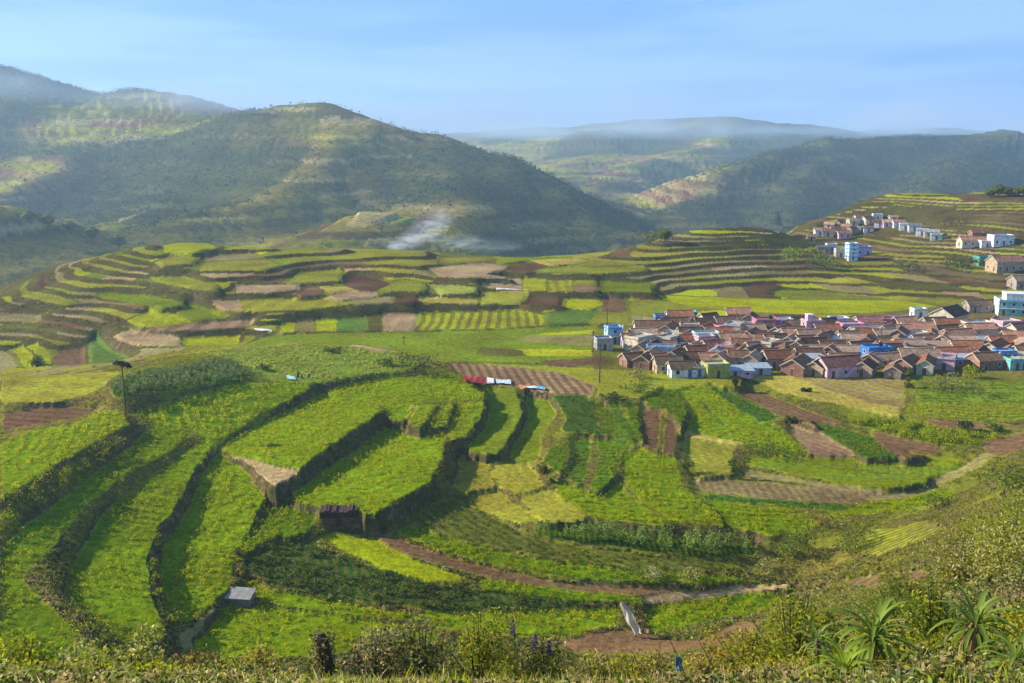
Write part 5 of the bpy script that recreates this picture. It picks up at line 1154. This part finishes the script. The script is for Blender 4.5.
def tree(px, py, hpx, wpx, c, label, name='tree', crown0=.3, conical=False, grp=None):
    x, y, z = hit(px, py, 100); z = float(height(x, y)); dd = math.hypot(x, y); hh = metres(hpx, dd)*1.03; w_ = metres(wpx, dd)/2
    root = empty(name, (x, y, z), 0, label, 'tree', grp); m = MB()
    m.tube([(0, 0, -.5), (.05*w_, 0, hh*.4), (-.03*w_, .03*w_, hh*.9)], [hh*.028, hh*.02, hh*.008], 7)
    L_ = Leaves(); ls = max(.25, 2.6*dd/FPX); nb = 14
    for k in range(nb):
        t = crown0+(1-crown0)*(k+.5)/nb; rad = w_*((1-t)/(1-crown0)*1.0 if conical else math.sin(math.pi*min(1, (t-crown0)/(1-crown0)*.85+.12)))*.75
        an = k*2.4; q_ = Vector((rad*math.cos(an)*.6, rad*math.sin(an)*.6, hh*t*.93)); m.tube([(0, 0, hh*t*.75), tuple(q_)], [hh*.01, hh*.004], 4)
        pts_ = clump(np.array([q_]), max(rad*.7, w_*.15), max(hh*.12, rad*.5), int(np.clip(60*w_, 26, 160))); L_.add(pts_, ls, np.array([LC[i] for i in c])[rng.integers(0, len(c), len(pts_))], up=.2, aspect=.6, vary=.4)
    m.build('trunk', M_bark, root); L_.build('crown', root); return root
for b_ in [(1003,497,58,30,('dk','gr'),'large dark shrub at the right edge below the earth lane'),(848,553,48,28,('ol','gr','dk'),'broad feathery bush between tall dark crop and garden plot'),(795,560,40,30,('dk','gr'),'dark bush at the right end of the tall dark crop'),
           (822,527,60,12,('rust','dry','ol'),'rust coloured low scrub above the feathery bush'),(765,572,26,14,('pale','ol'),'pale weedy bush just right of the dark row field end'),(655,578,26,10,('pale','gy'),'whitish flowering bush left of two at the end of the brown strip'),(692,580,22,10,('pale','ol'),'whitish flowering bush right of two at the end of the brown strip'),
           (768,456,42,12,('dk','scr') if 0 else ('dk','gr'),'dark hedge-like bush at the left end of the ditched green field'),(733,474,9,20,('dk','gr'),'narrow upright dark bush beside the grey-green square'),(687,474,13,15,('dk','dk','gr'),'dark round bush left of the grey-green square'),
           (414,371,44,15,('dk','dk','ol'),'dark wide bush at the right end of the knoll crest'),(388,366,20,7,('dk','gr'),'small dark bush left of the wide crest bush'),(262,370,16,6,('dk','ol'),'small dark bush on the crest behind the people'),(330,352,24,4,('dk','gr'),'low dark scrub patch at the back of the crest field'),
           (543,474,12,14,('dk',),'small dark bush under the corner of the smooth green terrace'),(552,482,9,8,('lush',),'small lime bush beside the dark one in the bowl'),(612,399,30,5,('dk','dk'),'row of dark low bushes on the plain edge above the narrow beds'),(637,392,40,9,('dk','gr'),'dark bank bush on the corner of the plain edge'),(735,386,6,11,('dk',),'small post-like dark bush at the top of the long brown strip'),
           (803,392,4,4,('dk',),'left one of two tiny dark bushes in the straw yellow field'),(809,392,4,4,('dk',),'right one of two tiny dark bushes in the straw yellow field'),(792,424,9,7,('dk',),'small dark bush at the top of the stony brown plot'),(907,388,8,26,('ol','dk'),'tall narrow bush on the corner between straw field and green rows'),
           (942,388,70,10,('ol','dry','gr'),'long olive hedge between village front and green rows'),(965,430,16,8,('dk',),'dark bush at the right end of the narrow brown strip'),(995,432,14,7,('dk','gr'),'second dark bush near the lane at the right edge'),(940,510,40,14,('dk','gr'),'dark bush above the garden plot corner'),
           (150,640,20,12,('dk','gr'),'dark green bush at the foot of the third terrace'),(240,558,14,10,('dk','gr'),'dark bush beside the wall above the concrete block'),(640,380,40,9,('ol','dk','dry'),'scrubby hedge before the lowest brick house of the village'),(722,352,26,14,('gr','ol','gr'),'green bush among the houses behind the lime green house'),
           (708,345,18,16,('gr','dk'),'darker green bush before the pale aqua house'),(730,356,14,10,('ol','gr'),'small bush right of the green one among the houses'),(970,378,16,12,('lush','yg'),'bright lime bush before the brown roofs at the village front'),(38,366,12,10,('dk',),'dark round bush in the hollow at far left'),
           (795,262,50,12,('gr','gr','ol'),'thick green thicket below the hamlet, left half'),(825,268,46,12,('gr','dk'),'thick green thicket below the hamlet, right half'),(650,243,34,10,('dk','ol'),'dark thicket on the far ridge beside the lone round tree'),(905,272,26,9,('dk','ol'),'dark bush on the terrace below the hamlet'),(960,268,34,9,('dk',),'dark thicket on the hillside left of the green-walled house')]:
    x, y, z = hit(b_[0], b_[1], 60); bush(*b_[:4], b_[4], b_[5], stems=4)
for q_, (px, py, w_, h_) in enumerate([(655,347,10,7),(700,338,12,8),(745,346,9,6),(770,352,10,7),(790,338,9,7),(826,341,10,7),(845,352,10,8),(868,352,8,6),(903,342,9,7),(925,352,12,8),(950,345,9,7),(975,352,10,7),(995,340,9,6),(885,372,10,7),(825,372,8,5)]):
    bush(px, py, w_, h_, ('gr', 'dk', 'ol'), 'small tree crown between roofs, '+['near the left edge of','behind aqua house in','left of centre in','under blue sheet in','near the pink house of','above the mauve roof in','behind the mauve roof in','behind the blue house in','right of the blue house in','mid right of','upper right of','lower right of','far right back of','front of the blue house in','front of the mauve roof in'][q_]+' the village', stems=3, grp='greenery between the village roofs')
# near bushes along the bottom edge of the view
NBs = [(20,690,70,34,('ol','gr','yg'),31,'weedy bush in the bottom left corner'),(75,690,60,30,('gr','dry','pale'),32,'low weedy bush second from the bottom left corner'),(135,690,70,36,('yg','ol','pale'),32,'yellowish bush below the third terrace'),(195,692,60,26,('ol','rust'),33,'reddish olive bush left of the ivy-covered stump'),
       (255,690,60,34,('dry','yg','ol'),33,'straw coloured bush just left of the ivy-covered stump'),(372,690,60,44,('gy','dry','dk'),33,'grey dry bush right of the ivy-covered stump'),(420,690,64,58,('gy','ol','dk'),33,'tall tangled grey-green bush in the bottom middle'),(478,690,72,64,('gr','ol','yg'),33,'tall leafy bush behind the purple flower spikes'),
       (540,692,60,44,('yg','ol','pale'),33,'leafy bush right of the purple flower spikes'),(600,694,60,24,('yg','dry','gr'),34,'low yellowish bush below the leaning white sheet'),(652,694,60,26,('dry','ol','yg'),34,'dry low bush beside the blue rag'),(625,694,50,22,('yg','ol'),33,'low green bush under the leaning white sheet'),(745,694,70,48,('yg','ol','rust'),32,'yellow-green bush left of the strap-leaved plants'),(790,690,80,90,('yg','gr','ol'),30,'tall yellow-green bush left of the large strap-leaved plant'),
       (935,665,60,60,('yg','gr','dk'),27,'leafy bush between the two big strap-leaved plants'),(1000,590,90,40,('yg','pale','ol'),48,'big pale yellow-green bush on the right edge of the slope'),(960,565,60,28,('ol','gr','dry'),60,'olive bush on the right slope below the garden corner'),(905,615,70,34,('gr','ol'),60,'green bush on the slope behind the strap-leaved plants'),
       (1015,525,60,24,('yg','gr'),75,'yellow-green bush at the right edge below the dark shrub'),(700,692,40,30,('dry','yg'),34,'thin straw coloured bush between the two dark sticks')]
for px, py, w_, h_, c, d, lb in NBs: bush(px, py-4, w_, h_*1.45, c, lb, d=d, dens=2.0, leaf=.115+.0018*d, stems=12)
# ivy-covered stump
x, y, _ = at_d(326, 690, 33); z = float(height(x, y)); top = at_d(322, 633, 33)[2]-z
st_ = empty('tree_stump', (x, y, z), 0, 'dark broken tree stump wrapped in ivy at the bottom middle left', 'tree stump')
MB().tube([(0, 0, -.4), (.05, 0, top*.5), (-.1, 0, top*.9), (-.14, 0, top)], [.38, .3, .27, .14], 9).build('trunk', M_bark, st_)
L_ = Leaves(); kk = 900; u = rng.uniform(0, 6.28, kk); hz = rng.uniform(0, top*1.03, kk); rd = rng.uniform(.28, .50, kk)
L_.add(np.stack([rd*np.cos(u)-.05, rd*np.sin(u), hz], 1), .13, np.array([LC['dk'], LC['gy'], LC['ol']])[rng.integers(0, 3, kk)], up=0., aspect=.7); L_.build('ivy', st_)
# trees
tree(777,231,16,9,('dk',),'dark conical tree standing alone on the far ridge', conical=True)
tree(664,243,12,16,('gr','ol'),'round pale green tree on the far ridge left of the conical one')
for q_, (px, h_) in enumerate([(990,6),(998,10),(1007,8),(1015,7),(1023,9)]): tree(px, 197, h_, 11, ('ol','gr'), ['leftmost','tallest','third','fourth','rightmost'][q_]+' tree of the short row on the top right skyline', grp='row of trees on the top right skyline')
for q_, (px, py, h_) in enumerate([(30,226,12),(48,232,12),(70,236,11),(92,243,12),(118,250,13)]): tree(px, py, h_, 14, ('gr','ol'), ['first','second','third','fourth','last'][q_]+' round tree from the left along the hazy left spur', grp='trees on the hazy left spur')
# tree with a bare pole of a trunk and a dark flat head
x, y, z = hit(126, 416, 100); dd = math.hypot(x, y); hh = metres(51, dd)
pt = empty('tree', (x, y, float(height(x, y))), 0, 'thin bare-trunked tree with a small dark flat head on the knoll', 'tree')
MB().tube([(0, 0, -.4), (.05, 0, hh*.5), (0, 0, hh)], [.17, .14, .09], 7).build('trunk', M_bark, pt)
MB().tube([(0, 0, hh*.9), (-1.0, .2, hh*1.01)], [.07, .03], 5).tube([(0, 0, hh*.9), (1.3, -.2, hh*.95)], [.07, .03], 5).build('limbs', M_bark, pt)
L_ = Leaves(); L_.add(clump(np.array([(0, 0, hh*.93), (-.9, 0, hh*.96), (.8, 0, hh*.93), (1.5, 0, hh*.90)]), np.array([1.0, .8, .9, .5]), np.array([1.3, .8, .7, .5]), 130), .4, (.035, .04, .02), up=.1, aspect=.5); L_.build('crown', pt)
# stakes, poles
def pole(px, pyb, pyt, label, rmin=100):
    x, y, z = hit(px, pyb, rmin); z = float(height(x, y)); dd = math.hypot(x, y); h = metres(pyb-pyt, dd)
    rt = empty('utility_pole', (x, y, z), 0, label, 'utility pole')
    MB().tube([(0, 0, -.5), (0, 0, h)], [.17, .11], 8).build('post', mcol('pole_wood', (.07, .055, .045)), rt)
    ca_ = MB().box(-.9, .9, -.06, .06, h-.55, h-.42).build('crossarm', mcol('pole_wood', (.07, .055, .045)), rt)
    for sx in (-.8, 0, .8): MB().tube([(sx, 0, h-.42), (sx, 0, h-.22)], [.05, .04], 6).build('insulator', M_white, ca_)
pole(599.5,383,343,'tall dark utility pole before the small grey house at the village end'); pole(607,324,309,'utility pole behind the light blue house at the village end'); pole(404,345,336,'short dark utility pole on the level green field'); pole(593,352,331,'utility pole at the left corner of the grey house')
# ------------------------------------------------------------------ cloths laid on the field edge
def fabric(c, nm):
    m = plain(nm, c, .8, .2, 2.5); return m
def cloth(corners, c, label, lift=.25, name='cloth', nx=24, ny=6, grp=None, amp=.18):
    W = [np.array(hit(px, py, 90)) for px, py in corners]; W = [np.array([w_[0], w_[1], height(w_[0], w_[1])]) for w_ in W]
    o0 = W[0].copy(); V_ = []; 
    for j in range(ny+1):
        for i in range(nx+1):
            u, v = i/nx, j/ny; p = (W[0]*(1-u)+W[1]*u)*(1-v)+(W[3]*(1-u)+W[2]*u)*v
            g = float(height(p[0], p[1])); zz = max(p[2], g)+lift+amp*(vnoise(np.array(p[0]*1.3+9), np.array(p[1]*1.3), 5)-.3)+.03*math.sin(u*23+v*3)
            V_.append((p[0]-o0[0], p[1]-o0[1], float(zz)-o0[2]))
    F_ = [(j*(nx+1)+i, j*(nx+1)+i+1, (j+1)*(nx+1)+i+1, (j+1)*(nx+1)+i) for j in range(ny) for i in range(nx)]
    n_ = len(V_); V2 = V_+[(a, b, c_-.03) for a, b, c_ in V_]; F2 = F_+[tuple(q_+n_ for q_ in f_[::-1]) for f_ in F_]
    me = bpy.data.meshes.new(name); me.from_pydata(V2, [], F2); me.materials.append(fabric(c, 'cloth_'+name)); me.update()
    for p in me.polygons: p.use_smooth = True
    o = bpy.data.objects.new(name, me); C.objects.link(o); o.location = o0; return tag(o, label, 'cloth', grp)
GC = 'cloths spread out along the field edge'
cloth([(463,378),(486,380),(487,386),(463,384)], (.85, .07, .03), 'long red cloth spread beside the brown furrows', grp=GC, lift=.5)
cloth([(487,380),(494,380),(494,386),(487,386)], (.80, .80, .78), 'short white cloth right of the long red one', grp=GC, lift=.5)
cloth([(496,381),(511,382),(511,386),(496,385)], (.55, .66, .68), 'pale bluish cloth right of the short white one', grp=GC, lift=.4)
cloth([(519,387),(527,388),(527,393),(519,392)], (.70, .28, .12), 'orange cloth at the top of the smooth green terrace', grp=GC, lift=.5)
cloth([(527,388),(536,388),(536,393),(527,393)], (.78, .76, .72), 'white cloth between the orange and the blue one', grp=GC, lift=.5)
cloth([(536,388),(545,389),(545,393),(536,393)], (.16, .42, .66), 'blue cloth at the right end of the row', grp=GC, lift=.5)
cloth([(254,329),(272,331),(272,334),(255,332)], (.70, .66, .60), 'white sheet on the brown plot behind the knoll', name='plastic_sheet', lift=.3)
cloth([(496,289),(528,291),(528,292.5),(496,290.5)], (.62, .62, .60), 'long pale sheet on the ledge above the hatched plot', name='plastic_sheet', lift=.3)
cloth([(286,377),(295,379),(296,382),(287,381)], (.45, .66, .76), 'pale blue sheet on the ground beside the people', name='plastic_sheet', lift=.4)
# concrete block
x, y, z = hit(240, 601, 60); dd = math.hypot(x, y); z = float(height(x, y)); w2 = metres(26, dd)/2
ct = empty('water_cistern', (x, y, z), R(-8), 'pale grey concrete water cistern at the meeting of field walls, lower left', 'cistern')
mc_ = plain('concrete', (.22, .21, .19), .9, .3, 1.5, .3); MB().box(-w2, w2, -.9, 1.2, -1.2, .9).build('tank', mc_, ct)
MB().poly([(-w2-.15,-1.15,.72),(w2+.15,-1.15,.72),(w2+.15,1.35,1.35),(-w2-.15,1.35,1.35),(-w2-.15,-1.15,.88),(w2+.15,-1.15,.88),(w2+.15,1.35,1.51),(-w2-.15,1.35,1.51)], BF).build('lid', plain('concrete_lid', (.30, .29, .26), .9, .25, 1.2, .2), ct)
# dark hut on the terrace wall
x, y, z = hit(338, 529, 60); dd = math.hypot(x, y); z = float(height(x, y)); w2 = metres(33, dd)/2
hut = empty('shed', (x, y+1.6, z), R(6), 'dark weathered hut of rough planks set against the lower terrace wall', 'shed')
mdk = plain('old_planks', (.075, .045, .035), .95, .4, 2.5, .5); MB().box(-w2, w2, -1.5, 1.5, -1.0, 1.6).build('wall', plain('mud_wall', (.16, .085, .06), .95, .35, 1.5, .5), hut)
m = MB()
for k in range(16):
    u = -w2-.2+(2*w2+.4)*k/15; hgt_ = 2.6+1.1*hsh(k, 3)+.5*math.sin(k*.5); m.box(u-.17, u+.17, -1.75+.2*hsh(k, 4), 1.7, 1.603, 1.603+hgt_*.34)
m.build('roof', mdk, hut); MB().box(-.5, .45, -1.58, -1.49, -.8, 1.5).build('door', mdk, hut)
# white sheet on a leaning pole
x, y, z = hit(637, 638, 60); z = float(height(x, y)); dd = math.hypot(x, y); k_ = dd/FPX
M_sheet, t_ = newmat('thin_white_cloth'); d_ = N(t_, 'ShaderNodeBsdfDiffuse'); d_.inputs[0].default_value = (.80, .77, .70, 1); e_ = N(t_, 'ShaderNodeBsdfTranslucent'); e_.inputs[0].default_value = (.80, .77, .70, 1); m_x = N(t_, 'ShaderNodeMixShader'); m_x.inputs[0].default_value = .5; o_x = N(t_, 'ShaderNodeOutputMaterial')
t_.links.new(d_.outputs[0], m_x.inputs[1]); t_.links.new(e_.outputs[0], m_x.inputs[2]); t_.links.new(m_x.outputs[0], o_x.inputs[0])
ws = empty('sheet_on_pole', (x, y, z), R(-28), 'ragged white sheet hanging on a leaning pole above bare brown soil', 'scarecrow')
tp = (-18*k_, 0, 37*k_); MB().tube([(.5*k_, 0, -.3), tp], [.09, .05], 6).build('pole', M_bark, ws)
V_ = []; nx, ny = 8, 18
for j in range(ny+1):
    v = j/ny; cx = tp[0]*(1-v)+(1.5*k_)*v; cz_ = tp[2]*(1-v)+5*k_*v; w_ = k_*(1.5+10*math.sin(min(1, v*1.25)*math.pi*.62)*(1 if v < .9 else .8))
    for i in range(nx+1):
        u = i/nx-.5; V_.append((cx+u*w_*.95, -.25-.25*math.sin(u*9+v*4)-.15*math.cos(v*11), cz_+u*w_*.45+.12*hsh(i, j)))
F_ = [(j*(nx+1)+i, j*(nx+1)+i+1, (j+1)*(nx+1)+i+1, (j+1)*(nx+1)+i) for j in range(ny) for i in range(nx)]; n_ = len(V_)
m = MB().poly(V_+[(a, b+.04, c_) for a, b, c_ in V_], F_+[tuple(q_+n_ for q_ in f_[::-1]) for f_ in F_]); m.build('sheet', M_sheet, ws, True)
MB().box(8*k_, 13*k_, -.1, .1, 8*k_, 13*k_).build('pink_rag', fabric((.62, .30, .26), 'pink_cloth'), ws); MB().tube([(5*k_, 0, 15*k_), (18*k_, 0, -2*k_)], .05, 5).build('crossbar', M_bark, ws)
# dark sticks with a blue rag
for (x0, y0, x1, y1, d, lb, rag) in [(664,628,694,700,30,'dark leaning stick carrying a blue rag, bottom middle',True),(694,632,726,700,31,'dark bare leaning stick right of the blue rag',False),(660,598,657,700,34,'thin upright dry stalk beside the leaning white sheet',False),(877,585,925,640,24,'dark thin branch leaning over the large strap-leaved plant',False)]:
    a = Vector(at_d(x0, y0, d)); b = Vector(at_d(x1, y1, d-.5)); g = float(height(b.x, b.y)); b.z = min(b.z, g+.1)
    rt = empty('dry_stick', tuple(b), 0, lb, 'stick'); a -= b; tk = .5 if 'stalk' in lb else 1
    mid = a*.5+Vector((.06, 0, .05)); MB().tube([(0, 0, -.1), tuple(mid), tuple(a)], [.026*tk, .02*tk, .008*tk], 6).build('stem', M_bark, rt)
    mm = MB(); e = a*.7; mm.tube([tuple(e), tuple(e+Vector((.25, .05, .25)))], [.010, .004], 4); e = a*.45; mm.tube([tuple(e), tuple(e+Vector((-.2, .05, .22)))], [.010, .004], 4); 
    if rag:
        e = a*.52; q_ = MB(); 
        vs = [(e.x-.10+.22*(i/4), e.y-.05-.04*math.sin(i*1.9+j), e.z+.28-.5*j/5-.10*i/4) for j in range(6) for i in range(5)]
        fs = [(j*5+i, j*5+i+1, (j+1)*5+i+1, (j+1)*5+i) for j in range(5) for i in range(4)]; q_.poly(vs+[(p[0], p[1]+.015, p[2]) for p in vs], fs+[tuple(v_+30 for v_ in f_[::-1]) for f_ in fs]); q_.build('rag', fabric((.10, .24, .50), 'blue_rag'), rt)
# purple flower spikes
M_pur = leaf_mat('petals', .2)
for q_, (px, py, hp, lb) in enumerate([(513,620,26,'tallest purple flower spike at the bottom middle'),(535,634,18,'middle purple flower spike of three'),(549,640,14,'smallest purple flower spike, rightmost of three')]):
    x, y, zt = at_d(px, py, 32.5); z = float(height(x, y)); h = zt-z; rt = empty('flower_spike', (x, y, z), 0, lb, 'flower', 'purple flower spikes above the bushes')
    MB().tube([(0, 0, 0), (.05, 0, h*.6), (0, 0, h)], [.02, .014, .006], 5).build('stem', mcol('green_stem', (.09, .13, .03)), rt)
    L_ = Leaves(); kk = 130; t = rng.random(kk); u = rng.uniform(0, 6.28, kk); rd = .07*(1-t*.7)+.02
    L_.add(np.stack([rd*np.cos(u), rd*np.sin(u), h-.62+t*.62], 1), .075, (.13, .07, .20), up=.1, aspect=.8); L_.build('petals', rt, M_pur)
    L_ = Leaves(); kk = 60; u = rng.uniform(0, 6.28, kk); L_.add(np.stack([.2*np.cos(u), .2*np.sin(u), rng.uniform(h*.3, h*.75, kk)], 1), .2, LC['gr'], up=.1, aspect=.25); L_.build('leaves', rt)
# strap-leaved rosettes
def rosette(px, py, d, ln, nleaf, c, label, dead=0, up_=.55):
    x, y, zc = at_d(px, py, d); z = float(height(x, y)); h = max(zc-z, .25); rt = empty('rosette_plant', (x, y, z), 0, label, 'plant', 'strap-leaved plants on the near slope')
    MB().tube([(0, 0, -.2), (.03, .02, h*.5), (0, 0, h)], [.09, .07, .06], 8).build('stem', M_bark, rt)
    for kind_, cnt in (('leaves', nleaf), ('dead_leaves', dead)):
        if not cnt: continue
        V_ = []; F_ = []; Cc = []
        for k in range(cnt):
            an = k*2.39996+rng.uniform(-.2, .2); t = k/max(cnt-1, 1)
            el = (1.25-1.7*t if kind_ == 'leaves' else -.9)+rng.uniform(-.12, .12); l_ = ln*rng.uniform(.75, 1.1)*(.75+.4*math.sin(math.pi*min(1, t+.2))) if kind_ == 'leaves' else ln*rng.uniform(.5, .9)
            wd = ln*.05*rng.uniform(.8, 1.2); p = Vector((.05*math.cos(an), .05*math.sin(an), h+.12-.3*t)); dirn = el; seg = 7; n0_ = len(V_)
            side = Vector((-math.sin(an), math.cos(an), 0)); cl = np.array(c if kind_ == 'leaves' else (.30, .19, .10))*rng.uniform(.75, 1.25)
            for s_ in range(seg+1):
                f_ = s_/seg; ww = wd*(math.sin(math.pi*(.12+.88*f_))**.6 if f_ < .999 else .03)*(1 if kind_ == 'leaves' else .6)
                nrm = Vector((-math.sin(dirn)*math.cos(an), -math.sin(dirn)*math.sin(an), math.cos(dirn)))
                V_ += [tuple(p-side*ww+nrm*ww*.35), tuple(p), tuple(p+side*ww+nrm*ww*.35)]; Cc += [cl]*3
                stp = l_/seg; p = p+Vector((math.cos(dirn)*math.cos(an), math.cos(dirn)*math.sin(an), math.sin(dirn)))*stp; dirn -= (.16+.24*f_)*rng.uniform(.7, 1.3)
                if kind_ != 'leaves': dirn = max(dirn, -1.5)
            for s_ in range(seg):
                a_ = n0_+3*s_; F_ += [(a_, a_+1, a_+4, a_+3), (a_+1, a_+2, a_+5, a_+4)]
        np_mesh(kind_, V_, F_, M_strap, rt, dict(col=np.array(Cc)), True)
    return rt
M_strap = leaf_mat('strap_leaf', .35); M_strap.node_tree.nodes['Glossy BSDF'].inputs['Roughness'].default_value = .55
for n_ in M_strap.node_tree.nodes:
    if n_.type == 'MIX_SHADER' and abs(n_.inputs[0].default_value-.006) < .001: n_.inputs[0].default_value = .02
rosette(874,636,22,1.25,44,(.17,.24,.03),'largest strap-leaved rosette plant, third quarter of the bottom edge',4)
rosette(845,672,20,.95,36,(.22,.30,.02),'bright strap-leaved rosette at lower left of the largest one',0)
rosette(975,625,19.5,1.05,38,(.15,.22,.03),'strap-leaved plant with a skirt of dead brown leaves, bottom right',26)
rosette(1016,662,17.5,.9,30,(.18,.26,.03),'strap-leaved rosette cut by the right edge of the photo',3)
rosette(818,640,26,.8,24,(.18,.24,.06),'smaller pale strap-leaved rosette left of the largest one',0)
# ------------------------------------------------------------------ people working on the crest
def skin_obj(name, vs, es, rs, mat, parent):
    me = bpy.data.meshes.new(name); me.from_pydata(vs, es, []); me.materials.append(mat); o = bpy.data.objects.new(name, me); C.objects.link(o); o.parent = parent
    mod = o.modifiers.new('skin', 'SKIN'); mod.use_smooth_shade = True
    for i, r_ in enumerate(rs): me.skin_vertices[0].data[i].radius = (r_, r_)
    me.skin_vertices[0].data[0].use_root = True
    sb = o.modifiers.new('sub', 'SUBSURF'); sb.levels = 1; sb.render_levels = 1; return o
def person(px, py, yaw, bend, shirt, skirt, label, rmin=120):
    x, y, z = hit(px, py, rmin); z = float(height(x, y)); rt = empty('person', (x, y, z), yaw, label, 'person', 'people working on the knoll crest')
    sk = plain('skin', (.16, .08, .05), .7, .1); cb, sb_ = math.cos(bend), math.sin(bend)
    def T(u, v, w_=0): return (w_, v*cb*0+(-sb_*u), .92+cb*u)          # along the bent back
    def Pp(a, b, c_): return (a, b, c_)
    hip = (0, 0, .92); ch = (0, -sb_*.42, .92+cb*.42); nk = (0, -sb_*.56, .92+cb*.56); hd = (0, -sb_*.66-.03, .92+cb*.66); ht = (0, -sb_*.78-.04, .92+cb*.80)
    vs = [hip, ch, nk, hd, ht]; es = [(0, 1), (1, 2), (2, 3), (3, 4)]; rs = [.15, .15, .055, .095, .08]
    for s_ in (-1, 1):
        b0 = len(vs); vs += [(s_*.10, 0, .86), (s_*.12, .02-.10*(s_ > 0), .48), (s_*.12, .05-.12*(s_ > 0), .08), (s_*.13, -.10-.12*(s_ > 0), .03)]; es += [(0, b0), (b0, b0+1), (b0+1, b0+2), (b0+2, b0+3)]; rs += [.095, .065, .045, .04]
        a0 = len(vs); vs += [(s_*.19, ch[1]-.02, ch[2]+.02), (s_*.24, ch[1]-.12, ch[2]-.24), (s_*.17, ch[1]-.26, ch[2]-.44), (s_*.16, ch[1]-.30, ch[2]-.52)]; es += [(1, a0), (a0, a0+1), (a0+1, a0+2), (a0+2, a0+3)]; rs += [.055, .042, .032, .03]
    skin_obj('body', vs, es, rs, sk, rt)
    skin_obj('shirt', [hip, (0, ch[1]*.5, (hip[2]+ch[2])/2), ch, (-.19, ch[1]-.02, ch[2]+.02), (.19, ch[1]-.02, ch[2]+.02), (-.22, ch[1]-.08, ch[2]-.14), (.22, ch[1]-.08, ch[2]-.14)], [(0, 1), (1, 2), (2, 3), (2, 4), (3, 5), (4, 6)], [.17, .165, .17, .075, .075, .06, .06], fabric(shirt, 'shirt_cloth'), rt)
    MB().tube([(0, 0, .98), (0, 0, .6), (0, 0, .22)], [.18, .24, .30], 12).build('skirt', fabric(skirt, 'skirt_cloth'), rt, True)
    MB().tube([tuple(Vector(hd)+Vector((0, .03, .02))), tuple(Vector(ht)+Vector((0, .02, .05)))], [.11, .07], 10).build('hair', mcol('hair', (.015, .012, .01)), rt, True)
person(298,378,.4,.25,(.03,.03,.05),(.05,.03,.04),'person in dark clothes standing among pale crops on the knoll crest')
person(302,379,-.6,.9,(.62,.50,.48),(.12,.05,.05),'person in a pale top bending over the crops on the knoll crest')
person(309,378,2.4,1.1,(.42,.40,.42),(.05,.07,.05),'person in grey bending low, rightmost of the workers')
# ------------------------------------------------------------------ smoke rising from the valley
sx_, sy_, sz_ = at_d(425, 232, 820); kx = 820/FPX
sm = bpy.data.meshes.new('smoke'); b_ = box_verts(-42*kx, 116*kx, -28, 28, -34*kx, 30*kx); sm.from_pydata(b_, [], BF); smo = bpy.data.objects.new('smoke', sm); C.objects.link(smo); smo.location = (sx_, sy_, sz_)
tag(smo, kind='stuff'); mS, tS = newmat('smoke'); K = tS.links.new; pv = N(tS, 'ShaderNodeVolumePrincipled'); pv.inputs['Color'].default_value = (.86, .90, 1, 1); pv.inputs['Anisotropy'].default_value = .2
tc = N(tS, 'ShaderNodeTexCoord'); n1 = N(tS, 'ShaderNodeTexNoise'); n1.inputs['Scale'].default_value = .07; n1.inputs['Detail'].default_value = 4; n1.inputs['Distortion'].default_value = 2.0
mp2 = N(tS, 'ShaderNodeMapping'); mp2.inputs['Rotation'].default_value = (0, R(-40), 0); mp2.inputs['Scale'].default_value = (.55, 1, 1.5)
K(tc.outputs['Object'], mp2.inputs[0]); K(mp2.outputs[0], n1.inputs[0])
def blob(cx, cz, rx, rz):
    mpp = N(tS, 'ShaderNodeMapping'); mpp.inputs['Location'].default_value = (-cx*kx/(rx*kx), 0, -cz*kx/(rz*kx)); mpp.inputs['Scale'].default_value = (1/(rx*kx), 1/26., 1/(rz*kx))
    K(tc.outputs['Object'], mpp.inputs[0]); ln_ = N(tS, 'ShaderNodeVectorMath', operation='LENGTH'); K(mpp.outputs[0], ln_.inputs[0])
    mr = N(tS, 'ShaderNodeMapRange', interpolation_type='SMOOTHSTEP'); mr.inputs[1].default_value = 1; mr.inputs[2].default_value = 0; K(ln_.outputs['Value'], mr.inputs[0]); return mr.outputs[0]
acc = None
for (cx, cz, rx, rz, am) in [(-28, -15, 14, 8, 2.6), (-14, -8, 18, 12, 1.4), (2, 2, 22, 18, 1.1), (12, 12, 24, 16, .8), (34, -10, 34, 10, .6), (66, -13, 46, 9, .45)]:
    o_ = blob(cx, cz, rx, rz); mm_ = N(tS, 'ShaderNodeMath', operation='MULTIPLY'); mm_.inputs[1].default_value = am; K(o_, mm_.inputs[0])
    if acc is None: acc = mm_.outputs[0]
    else:
        ad = N(tS, 'ShaderNodeMath', operation='ADD'); K(acc, ad.inputs[0]); K(mm_.outputs[0], ad.inputs[1]); acc = ad.outputs[0]
mr = N(tS, 'ShaderNodeMapRange', interpolation_type='SMOOTHSTEP'); mr.inputs[1].default_value = .44; mr.inputs[2].default_value = .62; K(n1.outputs[0], mr.inputs[0])
m1 = N(tS, 'ShaderNodeMath', operation='MULTIPLY'); K(acc, m1.inputs[0]); K(mr.outputs[0], m1.inputs[1])
m2 = N(tS, 'ShaderNodeMath', operation='MULTIPLY'); m2.inputs[1].default_value = .055; K(m1.outputs[0], m2.inputs[0]); K(m2.outputs[0], pv.inputs['Density'])
oS = N(tS, 'ShaderNodeOutputMaterial'); K(pv.outputs[0], oS.inputs['Volume']); sm.materials.append(mS)
